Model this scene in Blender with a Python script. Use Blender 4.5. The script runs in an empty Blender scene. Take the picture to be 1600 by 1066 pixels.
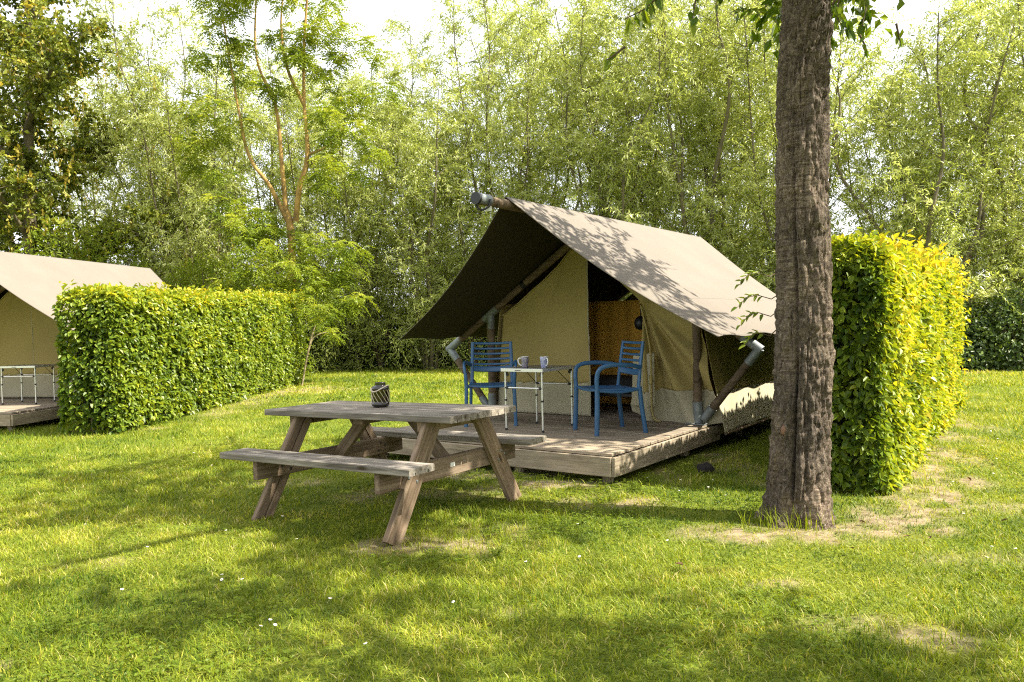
import bpy, bmesh, math, random
import numpy as np
from mathutils import Vector, Matrix
R = math.radians
random.seed(7); rng = np.random.default_rng(7)
S = bpy.context.scene
COL = S.collection

# ------------------------------------------------------------------ camera, world, sun, exposure
cam = bpy.data.cameras.new('camera'); camo = bpy.data.objects.new('camera', cam); COL.objects.link(camo)
cam.sensor_width = 36.0; cam.lens = 36.0*1212/1600
cam.clip_start = .05; cam.clip_end = 1500
camo.location = (0, 0, 1.3356)
camo.rotation_mode = 'XYZ'
camo.matrix_world = Matrix.Translation((0, 0, 1.3356)) @ Matrix.Rotation(R(90)-.0203, 4, 'X') @ Matrix.Rotation(-.0212, 4, 'Z')
S.camera = camo

SUN_EL = R(51.5)
SD = Vector((.96, -.28, 0)).normalized()
SUN = Vector((SD.x*math.cos(SUN_EL), SD.y*math.cos(SUN_EL), math.sin(SUN_EL)))
w = bpy.data.worlds.new('World'); S.world = w; w.use_nodes = True
nt = w.node_tree; nt.nodes.clear()
sky = nt.nodes.new('ShaderNodeTexSky'); sky.sky_type = 'NISHITA'; sky.sun_disc = False
sky.sun_elevation = SUN_EL; sky.sun_rotation = math.atan2(SD.x, SD.y)
sky.air_density = 1.0; sky.dust_density = 4.0; sky.ozone_density = 1.0
bg = nt.nodes.new('ShaderNodeBackground'); bg.inputs['Strength'].default_value = .15
wo = nt.nodes.new('ShaderNodeOutputWorld')
# thin high cloud whitens the whole sky evenly
cn = nt.nodes.new('ShaderNodeTexNoise'); cn.inputs['Scale'].default_value = 2.2; cn.inputs['Detail'].default_value = 6
cr = nt.nodes.new('ShaderNodeMapRange'); cr.inputs[1].default_value = .3; cr.inputs[2].default_value = .7; cr.inputs[3].default_value = .65; cr.inputs[4].default_value = .9
ctc = nt.nodes.new('ShaderNodeTexCoord'); nt.links.new(ctc.outputs['Generated'], cn.inputs['Vector']); nt.links.new(cn.outputs[0], cr.inputs[0])
cm = nt.nodes.new('ShaderNodeMix'); cm.data_type = 'RGBA'; nt.links.new(cr.outputs[0], cm.inputs[0]); nt.links.new(sky.outputs[0], cm.inputs[6]); cm.inputs[7].default_value = (4.3, 4.35, 4.4, 1)
nt.links.new(cm.outputs[2], bg.inputs[0]); nt.links.new(bg.outputs[0], wo.inputs[0])
sl = bpy.data.lights.new('sun', 'SUN'); sl.energy = 5.0; sl.angle = R(.53); sl.color = (1.0, .94, .82)
so = bpy.data.objects.new('sun', sl); COL.objects.link(so); so.location = (8, -3, 12)
so.rotation_mode = 'QUATERNION'; so.rotation_quaternion = SUN.to_track_quat('Z', 'Y')
S.view_settings.view_transform = 'Standard'; S.view_settings.look = 'None'
S.view_settings.exposure = 1.50; S.view_settings.gamma = 1.0; S.view_settings.use_curve_mapping = False
cy = S.cycles
cy.use_denoising = False   # fine leaf and grass detail survives without it
cy.max_bounces = 7; cy.diffuse_bounces = 4; cy.glossy_bounces = 3; cy.transmission_bounces = 6; cy.transparent_max_bounces = 8
cy.sample_clamp_indirect = 2.5; cy.pixel_filter_type = 'BLACKMAN_HARRIS'; cy.filter_width = 1.15

# ------------------------------------------------------------------ numpy helpers
def _hash(ix, iy, iz, seed):
    h = (ix.astype(np.int64)*374761393 + iy.astype(np.int64)*668265263 + iz.astype(np.int64)*2147483647 + seed*974634777) & 0xffffffff
    h = ((h ^ (h >> 13))*1274126177) & 0xffffffff
    h = h ^ (h >> 16)
    return (h & 0xffffff)/float(0xffffff)
def vnoise(p, scale=1.0, seed=0, octaves=1):
    p = np.asarray(p, float)*scale
    if p.shape[-1] == 2: p = np.concatenate([p, np.zeros(p.shape[:-1]+(1,))], -1)
    tot = 0; amp = 1; nrm = 0
    for o in range(octaves):
        q = p*(2**o)+o*17.3
        i = np.floor(q).astype(np.int64); f = q-i; f = f*f*(3-2*f)
        r = 0
        for dx in (0, 1):
            for dy in (0, 1):
                for dz in (0, 1):
                    wgt = (f[..., 0] if dx else 1-f[..., 0])*(f[..., 1] if dy else 1-f[..., 1])*(f[..., 2] if dz else 1-f[..., 2])
                    r = r+wgt*_hash(i[..., 0]+dx, i[..., 1]+dy, i[..., 2]+dz, seed+o)
        tot = tot+amp*r; nrm += amp; amp *= .5
    return tot/nrm
def unit(v):
    return v/np.maximum(np.linalg.norm(v, axis=-1, keepdims=True), 1e-9)
def rand_dirs(n):
    return unit(rng.normal(size=(n, 3)))
def mesh_np(name, verts, faces, mats=None, attrs=None, smooth=False, fmat=None):
    """verts (V,3); faces (F,k) array or a list of such arrays"""
    me = bpy.data.meshes.new(name)
    if isinstance(faces, np.ndarray): faces = [faces]
    faces = [f for f in faces if len(f)]
    me.vertices.add(len(verts)); me.vertices.foreach_set('co', np.asarray(verts, np.float32).ravel())
    nl = sum(f.size for f in faces); nf = sum(len(f) for f in faces)
    me.loops.add(nl); me.polygons.add(nf)
    li = np.concatenate([f.ravel() for f in faces]).astype(np.int32)
    tot = np.concatenate([np.full(len(f), f.shape[1], np.int32) for f in faces])
    st = np.concatenate([[0], np.cumsum(tot)[:-1]]).astype(np.int32)
    me.loops.foreach_set('vertex_index', li)
    me.polygons.foreach_set('loop_start', st)
    me.polygons.foreach_set('use_smooth', np.full(nf, smooth))
    if mats:
        for m in (mats if isinstance(mats, (list, tuple)) else [mats]): me.materials.append(m)
    if fmat is not None: me.polygons.foreach_set('material_index', np.asarray(fmat, np.int32))
    for k, v in (attrs or {}).items():
        a = me.attributes.new(k, 'FLOAT', 'POINT'); a.data.foreach_set('value', np.asarray(v, np.float32))
    me.update(calc_edges=True); me.validate(verbose=False)
    return me
def link(name, me, parent=None, loc=None, rot=None, scale=None):
    o = bpy.data.objects.new(name, me); COL.objects.link(o)
    if parent is not None: o.parent = parent
    if loc is not None: o.location = loc
    if rot is not None: o.rotation_euler = rot
    if scale is not None: o.scale = (scale,)*3 if not hasattr(scale, '__len__') else scale
    return o
def tag(o, label=None, cat=None, group=None, kind=None):
    if label: o['label'] = label
    if cat: o['category'] = cat
    if group: o['group'] = group
    if kind: o['kind'] = kind
    return o
def thing(name, label, cat, loc=(0, 0, 0), rotz=0, group=None):
    o = bpy.data.objects.new(name, None); COL.objects.link(o); o.location = loc; o.rotation_euler = (0, 0, rotz)
    o.empty_display_size = .2
    return tag(o, label, cat, group)
def dup(root, loc=None, rotz=None, label=None, scale=None):
    def cp(o, parent):
        c = o.copy(); COL.objects.link(c)
        if parent is not None: c.parent = parent
        for ch in list(kids.get(o.name, [])): cp(ch, c)
        return c
    kids = {}
    for o in list(COL.objects):
        if o.parent: kids.setdefault(o.parent.name, []).append(o)
    r = cp(root, None)
    if loc is not None: r.location = loc
    if rotz is not None: r.rotation_euler = (0, 0, rotz)
    if scale is not None: r.scale = (scale,)*3 if not hasattr(scale, '__len__') else scale
    if label: r['label'] = label
    return r

# ------------------------------------------------------------------ materials
MATS = {}
def newmat(name):
    m = bpy.data.materials.new(name); m.use_nodes = True
    n = m.node_tree; n.nodes.clear(); MATS[name] = m
    return m, n
def N(n, t, **kw):
    x = n.nodes.new(t)
    for k, v in kw.items():
        if k.startswith('_'): setattr(x, k[1:], v)
        else: x.inputs[k.replace('__', ' ')].default_value = v
    return x
def ramp(n, fac, stops, interp='LINEAR'):
    r = n.nodes.new('ShaderNodeValToRGB'); r.color_ramp.interpolation = interp
    e = r.color_ramp.elements
    while len(e) < len(stops): e.new(.5)
    for i, (p, c) in enumerate(stops): e[i].position = p; e[i].color = (*c, 1)
    n.links.new(fac, r.inputs[0]); return r.outputs[0]
def out(n, sh):
    o = n.nodes.new('ShaderNodeOutputMaterial'); n.links.new(sh, o.inputs[0])
def mix(n, fac, a, b, mode='MIX'):
    x = n.nodes.new('ShaderNodeMix'); x.data_type = 'RGBA'; x.blend_type = mode
    for s, v in ((0, fac), (6, a), (7, b)):
        if isinstance(v, bpy.types.NodeSocket): n.links.new(v, x.inputs[s])
        elif isinstance(v, (int, float)): x.inputs[s].default_value = v
        else: x.inputs[s].default_value = (*v, 1)
    return x.outputs[2]
def leaf_mat(name, stops, trans=.45, gloss=.12, tcol=(1.25, 1.15, .35), rough=.45):
    m, n = newmat(name)
    at = N(n, 'ShaderNodeAttribute', _attribute_name='tint')
    col = ramp(n, at.outputs['Fac'], stops)
    d = N(n, 'ShaderNodeBsdfDiffuse'); n.links.new(col, d.inputs[0])
    t = N(n, 'ShaderNodeBsdfTranslucent')
    n.links.new(mix(n, 1.0, col, tcol, 'MULTIPLY'), t.inputs[0])
    ms = N(n, 'ShaderNodeMixShader', Fac=trans); n.links.new(d.outputs[0], ms.inputs[1]); n.links.new(t.outputs[0], ms.inputs[2])
    g = N(n, 'ShaderNodeBsdfGlossy', Roughness=rough); g.inputs['Color'].default_value = (.95, .95, .85, 1)
    fr = N(n, 'ShaderNodeLayerWeight', Blend=.25)
    mu = N(n, 'ShaderNodeMath', _operation='MULTIPLY'); mu.inputs[1].default_value = gloss*1.1; n.links.new(fr.outputs['Fresnel'], mu.inputs[0])
    ad = N(n, 'ShaderNodeMath', _operation='ADD'); ad.inputs[1].default_value = gloss*.10; n.links.new(mu.outputs[0], ad.inputs[0])
    m2 = N(n, 'ShaderNodeMixShader'); n.links.new(ad.outputs[0], m2.inputs[0]); n.links.new(ms.outputs[0], m2.inputs[1]); n.links.new(g.outputs[0], m2.inputs[2])
    out(n, m2.outputs[0]); return m
def principled(name, col, rough=.6, metal=0, spec=.5, noise=None, bump=None, coords='Object', coat=0):
    """noise=(scale vector, amount, detail) varies the value; bump=(scale, strength, distance)"""
    m, n = newmat(name)
    b = N(n, 'ShaderNodeBsdfPrincipled', Roughness=rough, Metallic=metal); b.inputs['Specular IOR Level'].default_value = spec
    b.inputs['Coat Weight'].default_value = coat
    tc = n.nodes.new('ShaderNodeTexCoord'); oi = n.nodes.new('ShaderNodeObjectInfo')
    ad = N(n, 'ShaderNodeVectorMath', _operation='ADD'); sc = N(n, 'ShaderNodeVectorMath', _operation='SCALE'); sc.inputs['Scale'].default_value = 37
    cb = n.nodes.new('ShaderNodeCombineXYZ')
    for i in range(3): n.links.new(oi.outputs['Random'], cb.inputs[i])
    n.links.new(cb.outputs[0], sc.inputs[0]); n.links.new(tc.outputs[coords], ad.inputs[0]); n.links.new(sc.outputs[0], ad.inputs[1])
    if noise:
        mp = N(n, 'ShaderNodeMapping'); mp.inputs['Scale'].default_value = noise[0]; n.links.new(ad.outputs[0], mp.inputs[0])
        nz = N(n, 'ShaderNodeTexNoise', Scale=1.0, Detail=noise[2] if len(noise) > 2 else 5.0); n.links.new(mp.outputs[0], nz.inputs['Vector'])
        a = noise[1]
        c = ramp(n, nz.outputs[0], [(.3, tuple(x*(1-a) for x in col)), (.7, tuple(min(1, x*(1+a)) for x in col))])
        n.links.new(c, b.inputs['Base Color'])
    else: b.inputs['Base Color'].default_value = (*col, 1)
    if bump:
        mp = N(n, 'ShaderNodeMapping'); mp.inputs['Scale'].default_value = bump[0]; n.links.new(ad.outputs[0], mp.inputs[0])
        nz = N(n, 'ShaderNodeTexNoise', Scale=1.0, Detail=4.0); n.links.new(mp.outputs[0], nz.inputs['Vector'])
        bp = N(n, 'ShaderNodeBump', Strength=bump[1], Distance=bump[2]); n.links.new(nz.outputs[0], bp.inputs['Height']); n.links.new(bp.outputs[0], b.inputs['Normal'])
    out(n, b.outputs[0]); return m
def wood_mat(name, c_lo, c_mid, c_hi, grain=26, rough=.8, bump=.5, warm=None):
    """grain runs along local X; each object gets its own offset and tone"""
    m, n = newmat(name)
    b = N(n, 'ShaderNodeBsdfPrincipled', Roughness=rough); b.inputs['Specular IOR Level'].default_value = .25
    tc = n.nodes.new('ShaderNodeTexCoord'); oi = n.nodes.new('ShaderNodeObjectInfo')
    cb = n.nodes.new('ShaderNodeCombineXYZ')
    for i in range(3): n.links.new(oi.outputs['Random'], cb.inputs[i])
    sc = N(n, 'ShaderNodeVectorMath', _operation='SCALE'); sc.inputs['Scale'].default_value = 23; n.links.new(cb.outputs[0], sc.inputs[0])
    ad = N(n, 'ShaderNodeVectorMath', _operation='ADD'); n.links.new(tc.outputs['Object'], ad.inputs[0]); n.links.new(sc.outputs[0], ad.inputs[1])
    def nz(scale, detail=6, rough_=.6, dist=0):
        mp = N(n, 'ShaderNodeMapping'); mp.inputs['Scale'].default_value = scale; n.links.new(ad.outputs[0], mp.inputs[0])
        z = N(n, 'ShaderNodeTexNoise', Scale=1.0, Detail=detail, Roughness=rough_, Distortion=dist); n.links.new(mp.outputs[0], z.inputs['Vector']); return z.outputs[0]
    g1 = nz((1.6, grain, grain), 7, .65, .8)
    col = ramp(n, g1, [(.30, c_lo), (.5, c_mid), (.72, c_hi)])
    g2 = nz((3.0, grain*5, grain*5), 3, .6)
    col = mix(n, .55, col, ramp(n, g2, [(.35, (.55, .55, .55)), (.6, (1, 1, 1))]), 'MULTIPLY')
    g3 = nz((2.2, 5, 5), 3)
    col = mix(n, .6, col, ramp(n, g3, [(.35, (.72, .70, .66)), (.65, (1.15, 1.12, 1.08))]), 'MULTIPLY')
    # knots
    vo = N(n, 'ShaderNodeTexVoronoi', Scale=1.0, Randomness=1.0)
    mp = N(n, 'ShaderNodeMapping'); mp.inputs['Scale'].default_value = (2.2, 7, 7); n.links.new(ad.outputs[0], mp.inputs[0]); n.links.new(mp.outputs[0], vo.inputs['Vector'])
    col = mix(n, 1.0, col, ramp(n, vo.outputs['Distance'], [(.05, (.35, .28, .2)), (.13, (1, 1, 1))]), 'MULTIPLY')
    # tone per board
    col = mix(n, 1.0, col, ramp(n, oi.outputs['Random'], [(0, (.84, .84, .84)), (1, (1.12, 1.09, 1.05))]), 'MULTIPLY')
    n.links.new(col, b.inputs['Base Color'])
    bp = N(n, 'ShaderNodeBump', Strength=bump, Distance=.004); n.links.new(g2, bp.inputs['Height'])
    bp2 = N(n, 'ShaderNodeBump', Strength=bump, Distance=.01); n.links.new(g1, bp2.inputs['Height']); n.links.new(bp.outputs[0], bp2.inputs['Normal'])
    n.links.new(bp2.outputs[0], b.inputs['Normal'])
    out(n, b.outputs[0]); return m
def canvas_mat(name, col, trans=.0, var=.12, tcol=None, stain=0, weave=.25):
    m, n = newmat(name)
    tc = n.nodes.new('ShaderNodeTexCoord')
    z = N(n, 'ShaderNodeTexNoise', Scale=1.6, Detail=6.0, Roughness=.6); n.links.new(tc.outputs['Object'], z.inputs['Vector'])
    c = ramp(n, z.outputs[0], [(.3, tuple(x*(1-var) for x in col)), (.7, tuple(x*(1+var) for x in col))])
    z2 = N(n, 'ShaderNodeTexNoise', Scale=220.0, Detail=2.0); n.links.new(tc.outputs['Object'], z2.inputs['Vector'])
    c = mix(n, weave, c, ramp(n, z2.outputs[0], [(.35, (.62, .62, .62)), (.65, (1.2, 1.2, 1.2))]), 'MULTIPLY')
    if stain:
        z3 = N(n, 'ShaderNodeTexNoise', Scale=.9, Detail=9.0, Roughness=.75, Distortion=.6); n.links.new(tc.outputs['Object'], z3.inputs['Vector'])
        c = mix(n, stain, c, ramp(n, z3.outputs[0], [(.42, (.62, .60, .52)), (.62, (1, 1, 1))]), 'MULTIPLY')
    b = N(n, 'ShaderNodeBsdfPrincipled', Roughness=.85); b.inputs['Specular IOR Level'].default_value = .2
    n.links.new(c, b.inputs['Base Color'])
    z4 = N(n, 'ShaderNodeTexNoise', Scale=5.0, Detail=5.0); n.links.new(tc.outputs['Object'], z4.inputs['Vector'])
    bp = N(n, 'ShaderNodeBump', Strength=.25, Distance=.02); n.links.new(z4.outputs[0], bp.inputs['Height']); n.links.new(bp.outputs[0], b.inputs['Normal'])
    sh = b.outputs[0]
    if trans:
        t = N(n, 'ShaderNodeBsdfTranslucent'); t.inputs[0].default_value = (*(tcol or col), 1)
        ms = N(n, 'ShaderNodeMixShader', Fac=trans); n.links.new(sh, ms.inputs[1]); n.links.new(t.outputs[0], ms.inputs[2]); sh = ms.outputs[0]
    out(n, sh); return m

M_willow = leaf_mat('willow_leaf', [(0, (.22, .26, .06)), (.4, (.39, .44, .125)), (.75, (.54, .58, .22)), (1, (.68, .70, .42))], .54, .16, (1.1, 1.08, .5))
M_broad = leaf_mat('maple_leaf', [(0, (.08, .11, .016)), (.5, (.20, .24, .035)), (.9, (.36, .37, .06)), (1, (.42, .34, .06))], .40, .12)
M_ash = leaf_mat('ash_leaf', [(0, (.12, .18, .018)), (.5, (.25, .32, .03)), (1, (.42, .46, .06))], .52, .08)
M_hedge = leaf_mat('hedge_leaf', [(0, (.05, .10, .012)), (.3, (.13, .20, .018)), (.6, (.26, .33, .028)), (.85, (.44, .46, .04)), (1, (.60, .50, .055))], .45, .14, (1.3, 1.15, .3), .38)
M_shrub = leaf_mat('shrub_leaf', [(0, (.03, .06, .012)), (.5, (.08, .13, .022)), (1, (.20, .26, .04))], .3, .25)
M_cherry = leaf_mat('cherry_leaf', [(0, (.05, .10, .010)), (.5, (.10, .17, .015)), (1, (.24, .30, .025))], .5, .12)
M_grass = leaf_mat('grass_blade', [(0, (.045, .095, .007)), (.3, (.135, .195, .012)), (.6, (.295, .34, .026)), (.85, (.44, .43, .06)), (1, (.60, .50, .22))], .45, .03, (1.2, 1.1, .3), .6)
M_catkin = leaf_mat('seed_tassel', [(0, (.26, .20, .03)), (1, (.38, .32, .06))], .4, .05)
M_stem = principled('willow_bark', (.12, .10, .055), .9, noise=((6, 6, 2), .35))
M_ashbark = principled('lichened_bark', (.32, .20, .055), .9, noise=((5, 5, 3), .55), bump=((30, 30, 12), .6, .02))
M_twig = principled('twig_bark', (.09, .06, .035), .9)
M_tabletop = wood_mat('weathered_grey_wood', (.095, .08, .063), (.24, .215, .18), (.42, .385, .335), 22)
M_tablewood = wood_mat('brown_treated_wood', (.10, .07, .043), (.225, .165, .11), (.36, .28, .20), 20)
M_deck = wood_mat('deck_wood', (.17, .135, .10), (.30, .25, .185), (.43, .365, .28), 18)
M_fascia = wood_mat('fascia_wood', (.19, .155, .11), (.34, .285, .205), (.46, .395, .29), 16)
M_pole = wood_mat('round_pole_wood', (.07, .050, .030), (.15, .110, .070), (.24, .185, .125), 14)
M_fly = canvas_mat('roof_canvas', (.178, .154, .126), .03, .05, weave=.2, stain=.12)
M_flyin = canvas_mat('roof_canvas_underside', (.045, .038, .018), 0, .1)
M_wall = canvas_mat('tent_wall_canvas', (.36, .285, .105), .05, .07, (.34, .24, .05))
M_valance = canvas_mat('mud_valance_canvas', (.46, .42, .29), .06, .12, stain=.4)
M_inner = canvas_mat('orange_inner_cloth', (.85, .48, .08), .0, .1, (.8, .42, .05))
M_zinc = principled('galvanised_steel', (.20, .22, .215), .6, .45, noise=((14, 14, 14), .25))
M_alu = principled('aluminium', (.74, .74, .70), .35, .7)
M_black = principled('black_plastic', (.012, .012, .013), .45)
M_blackcloth = principled('black_cloth', (.012, .011, .010), .9)
M_blue = principled('blue_plastic', (.030, .098, .205), .42, 0, .5, noise=((9, 9, 9), .10))
M_tabgrey = principled('grey_laminate', (.15, .14, .12), .35, noise=((40, 40, 40), .2))
M_white = principled('white_plastic', (.75, .74, .70), .4)
M_rope = principled('pale_rope', (.55, .47, .36), .9, bump=((400, 400, 60), .6, .004))
M_soil = principled('dry_soil', (.26, .18, .12), .95, noise=((5, 5, 5), .3))

# ------------------------------------------------------------------ mesh builders
BOXC = {}
def box_mesh(L, W, T, bev=.004, mat=None, name='board'):
    key = (round(L, 4), round(W, 4), round(T, 4), bev, mat.name)
    if key in BOXC: return BOXC[key]
    bm = bmesh.new(); bmesh.ops.create_cube(bm, size=1)
    for v in bm.verts: v.co = (v.co.x*L, v.co.y*W, v.co.z*T)
    if bev: bmesh.ops.bevel(bm, geom=bm.edges[:], offset=bev, segments=1, affect='EDGES')
    me = bpy.data.meshes.new(name); bm.to_mesh(me); bm.free(); me.materials.append(mat); BOXC[key] = me
    return me
def box(name, L, W, T, mat, parent, loc, rot=(0, 0, 0), bev=.004):
    return link(name, box_mesh(L, W, T, bev, mat, name), parent, loc, rot)
def sweep_mesh(name, pts, ra, rb=None, mat=None, n=10, up=(0, 0, 1), caps=True, super_=1.0, closed=False):
    """tube along pts; ra/rb half sizes (scalar or per point) of an ellipse / rounded section; up fixes the section"""
    P = np.asarray(pts, float); k = len(P)
    ra = np.broadcast_to(np.asarray(ra, float), (k,)); rb = ra if rb is None else np.broadcast_to(np.asarray(rb, float), (k,))
    if closed: T = unit(np.roll(P, -1, 0)-np.roll(P, 1, 0))
    else: T = unit(np.gradient(P, axis=0))
    U = np.broadcast_to(np.asarray(up, float), P.shape)
    A = np.cross(U, T); bad = np.linalg.norm(A, axis=1) < .05
    A[bad] = np.cross(np.array([1., .1, 0]), T[bad]); A = unit(A); B = np.cross(T, A)
    th = np.linspace(0, 2*np.pi, n, endpoint=False)
    c, s = np.cos(th), np.sin(th)
    c = np.sign(c)*np.abs(c)**super_; s = np.sign(s)*np.abs(s)**super_
    V = P[:, None]+A[:, None]*(c[None, :, None]*ra[:, None, None])+B[:, None]*(s[None, :, None]*rb[:, None, None])
    V = V.reshape(-1, 3)
    kk = k if closed else k-1
    i = np.arange(kk)[:, None]; j = np.arange(n)[None]
    i2 = (i+1) % k
    F = np.stack([i*n+j, i*n+(j+1) % n, i2*n+(j+1) % n, i2*n+j], -1).reshape(-1, 4)
    faces = [F]
    if caps and not closed:
        V = np.concatenate([V, V[:n], V[(k-1)*n:k*n]])   # own vertices, so that the ends shade flat
        faces.append((k*n+np.arange(n)[::-1])[None]); faces.append(((k+1)*n+np.arange(n))[None])
    return mesh_np(name, V, faces, mat, smooth=True)
def smooth_path(pts, m=6):
    P = [Vector(p) for p in pts]; Q = [P[0]*2-P[1]]+P+[P[-1]*2-P[-2]]; o = []
    for i in range(1, len(Q)-2):
        for t in range(m):
            t = t/m; a, b, c, d = Q[i-1], Q[i], Q[i+1], Q[i+2]
            o.append(.5*((2*b)+(c-a)*t+(2*a-5*b+4*c-d)*t*t+(3*b-a-3*c+d)*t**3))
    o.append(P[-1]); return [tuple(x) for x in o]
def tube(name, pts, r, mat, parent=None, n=10, **kw):
    return link(name, sweep_mesh(name, pts, r, None, mat, n, **kw), parent)
def lathe_mesh(name, prof, mat, n=28):
    pr = np.asarray(prof, float); k = len(pr); th = np.linspace(0, 2*np.pi, n, endpoint=False)
    V = np.stack([pr[:, 0, None]*np.cos(th), pr[:, 0, None]*np.sin(th), np.broadcast_to(pr[:, 1, None], (k, n))], -1).reshape(-1, 3)
    i = np.arange(k-1)[:, None]; j = np.arange(n)[None]
    F = np.stack([i*n+j, i*n+(j+1) % n, (i+1)*n+(j+1) % n, (i+1)*n+j], -1).reshape(-1, 4)
    return mesh_np(name, V, F, mat, smooth=True)
def join_np(parts):
    V = []; F = {}; off = 0
    for v, fs in parts:
        V.append(v)
        for f in (fs if isinstance(fs, list) else [fs]): F.setdefault(f.shape[1], []).append(f+off)
        off += len(v)
    return np.concatenate(V), [np.concatenate(x) for x in F.values()]
def tube_np(P, r, n=5):
    P = np.asarray(P, float); k = len(P); r = np.broadcast_to(np.asarray(r, float), (k,))
    T = unit(np.gradient(P, axis=0)); A = np.cross(np.array([.3, .9, .1]), T); A = unit(A); B = np.cross(T, A)
    th = np.linspace(0, 2*np.pi, n, endpoint=False)
    V = (P[:, None]+A[:, None]*(np.cos(th)[None, :, None]*r[:, None, None])+B[:, None]*(np.sin(th)[None, :, None]*r[:, None, None])).reshape(-1, 3)
    i = np.arange(k-1)[:, None]; j = np.arange(n)[None]
    return V, np.stack([i*n+j, i*n+(j+1) % n, (i+1)*n+(j+1) % n, (i+1)*n+j], -1).reshape(-1, 4)
def leaves_np(pos, d, nrm, L, W, fold=.25, six=False, curl=.12):
    """diamond (or six sided) folded leaves -> verts, faces; 2 or 4 triangles each"""
    pos = np.asarray(pos, float); n = len(pos)
    L = np.broadcast_to(np.asarray(L, float), (n,))[:, None]; W = np.broadcast_to(np.asarray(W, float), (n,))[:, None]
    d = unit(d); nrm = unit(nrm-(nrm*d).sum(1, keepdims=True)*d); s = np.cross(d, nrm)
    if not six:
        mid = pos+d*L*.45
        V = np.stack([pos, mid+s*W*.5+nrm*W*fold, pos+d*L-nrm*L*curl, mid-s*W*.5+nrm*W*fold], 1).reshape(-1, 3)
        b = np.arange(n)[:, None]*4
        F = np.concatenate([b+np.array([[0, 1, 2]]), b+np.array([[0, 2, 3]])], 1).reshape(-1, 3)
        return V, F, 4
    a1 = pos+d*L*.28; a2 = pos+d*L*.66-nrm*L*curl*.5
    V = np.stack([pos, a1+s*W*.46+nrm*W*fold, a2+s*W*.36+nrm*W*fold*.8, pos+d*L-nrm*L*curl, a2-s*W*.36+nrm*W*fold*.8, a1-s*W*.46+nrm*W*fold], 1).reshape(-1, 3)
    b = np.arange(n)[:, None]*6
    F = np.concatenate([b+np.array([[0, 1, 2, 3]]), b+np.array([[0, 3, 4, 5]])], 1).reshape(-1, 4)
    return V, F, 6
def leaf_mesh(name, pos, d, nrm, L, W, tint, mat, **kw):
    V, F, k = leaves_np(pos, d, nrm, L, W, **kw)
    return mesh_np(name, V, F, mat, {'tint': np.repeat(np.clip(tint, 0, 1), k)})

# ------------------------------------------------------------------ ground
BARE = [  # x, y, rx, ry, strength : worn and dry places in the lawn
    (1.95, 4.80, .60, .22, .9), (2.35, 4.85, .42, .20, .9), (2.6, 5.2, .42, .28, .95), (3.05, 5.75, .32, .5, .85), (3.5, 6.6, .28, .6, .85), (4.1, 7.5, .25, .7, .8),
    (4.8, 8.6, .22, .7, .7), (5.5, 9.7, .22, .8, .6), (1.35, 4.85, .45, .16, .6), (3.5, 5.3, .35, .2, .45), (-.45, 4.75, .50, .22, .75), (-.15, 5.05, .4, .16, .5),
    (-.9, 6.1, .55, .25, .55), (-.25, 6.15, .35, .2, .6), (.75, 5.75, .4, .2, .7), (-1.95, 6.7, .3, .15, .55), (1.75, 3.18, .22, .10, .75), (1.45, 3.35, .22, .10, .45),
    (-2.45, 4.45, .25, .12, .5), (-4.5, 17.0, .9, 1.0, .75), (-4.85, 13.5, .35, 1.6, .5), (-5.0, 16.0, .4, 1.5, .6), (2.0, 7.3, .25, .9, .6), (-.35, 6.95, .8, .22, .8), (.35, 6.42, .5, .16, .8), (-1.2, 7.6, .6, .25, .6), (1.35, 6.7, .12, .4, .5), (-5.1, 10.9, .2, .2, .7), (-.05, 3.55, .12, .05, .8), (-2.15, 3.1, .09, .05, .9), (1.3, 3.9, .12, .05, .6), (2.75, 4.2, .5, .12, .4)]
def bare_at(xy):
    b = np.zeros(len(xy))
    nz = vnoise(xy, 3.5, 11, 3)
    for x, y, rx, ry, s in BARE:
        q = ((xy[:, 0]-x)/rx)**2+((xy[:, 1]-y)/ry)**2
        b = np.maximum(b, s*np.clip(1.5-q*.9-(nz-.5)*2.4, 0, 1))
    b = b*np.clip((vnoise(xy, 8.0, 14, 3)-.30)*4.5, .12, 1)
    return b
def height_at(xy):
    return .05*(vnoise(xy, .45, 3, 2)-.5)+.018*(vnoise(xy, 3.0, 5, 2)-.5)
def grid_axis(lo, hi, step, far, grow=1.35):
    a = list(np.arange(lo, hi+1e-6, step)); s = step
    while a[-1] < far: s *= grow; a.append(a[-1]+s)
    s = step
    while a[0] > -far: s *= grow; a.insert(0, a[0]-s)
    return np.array(a)
gx = grid_axis(-9, 13, .10, 500); gy = grid_axis(1.5, 20, .10, 500)
GX, GY = np.meshgrid(gx, gy); XY = np.stack([GX.ravel(), GY.ravel()], 1)
gz = height_at(XY)*(np.abs(XY).max(1) < 40)
nx, ny = len(gx), len(gy)
i = np.arange(ny-1)[:, None]*nx; j = np.arange(nx-1)[None]
GF = np.stack([i+j, i+j+1, i+j+nx+1, i+j+nx], -1).reshape(-1, 4)
m, n = newmat('lawn_ground')
b = N(n, 'ShaderNodeBsdfPrincipled', Roughness=.95); b.inputs['Specular IOR Level'].default_value = .1
at = N(n, 'ShaderNodeAttribute', _attribute_name='bare'); tc = n.nodes.new('ShaderNodeTexCoord')
z1 = N(n, 'ShaderNodeTexNoise', Scale=60.0, Detail=6.0, Roughness=.7); n.links.new(tc.outputs['Object'], z1.inputs['Vector'])
z2 = N(n, 'ShaderNodeTexNoise', Scale=.8, Detail=4.0); n.links.new(tc.outputs['Object'], z2.inputs['Vector'])
z3 = N(n, 'ShaderNodeTexNoise', Scale=9.0, Detail=8.0, Roughness=.7); n.links.new(tc.outputs['Object'], z3.inputs['Vector'])
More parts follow.
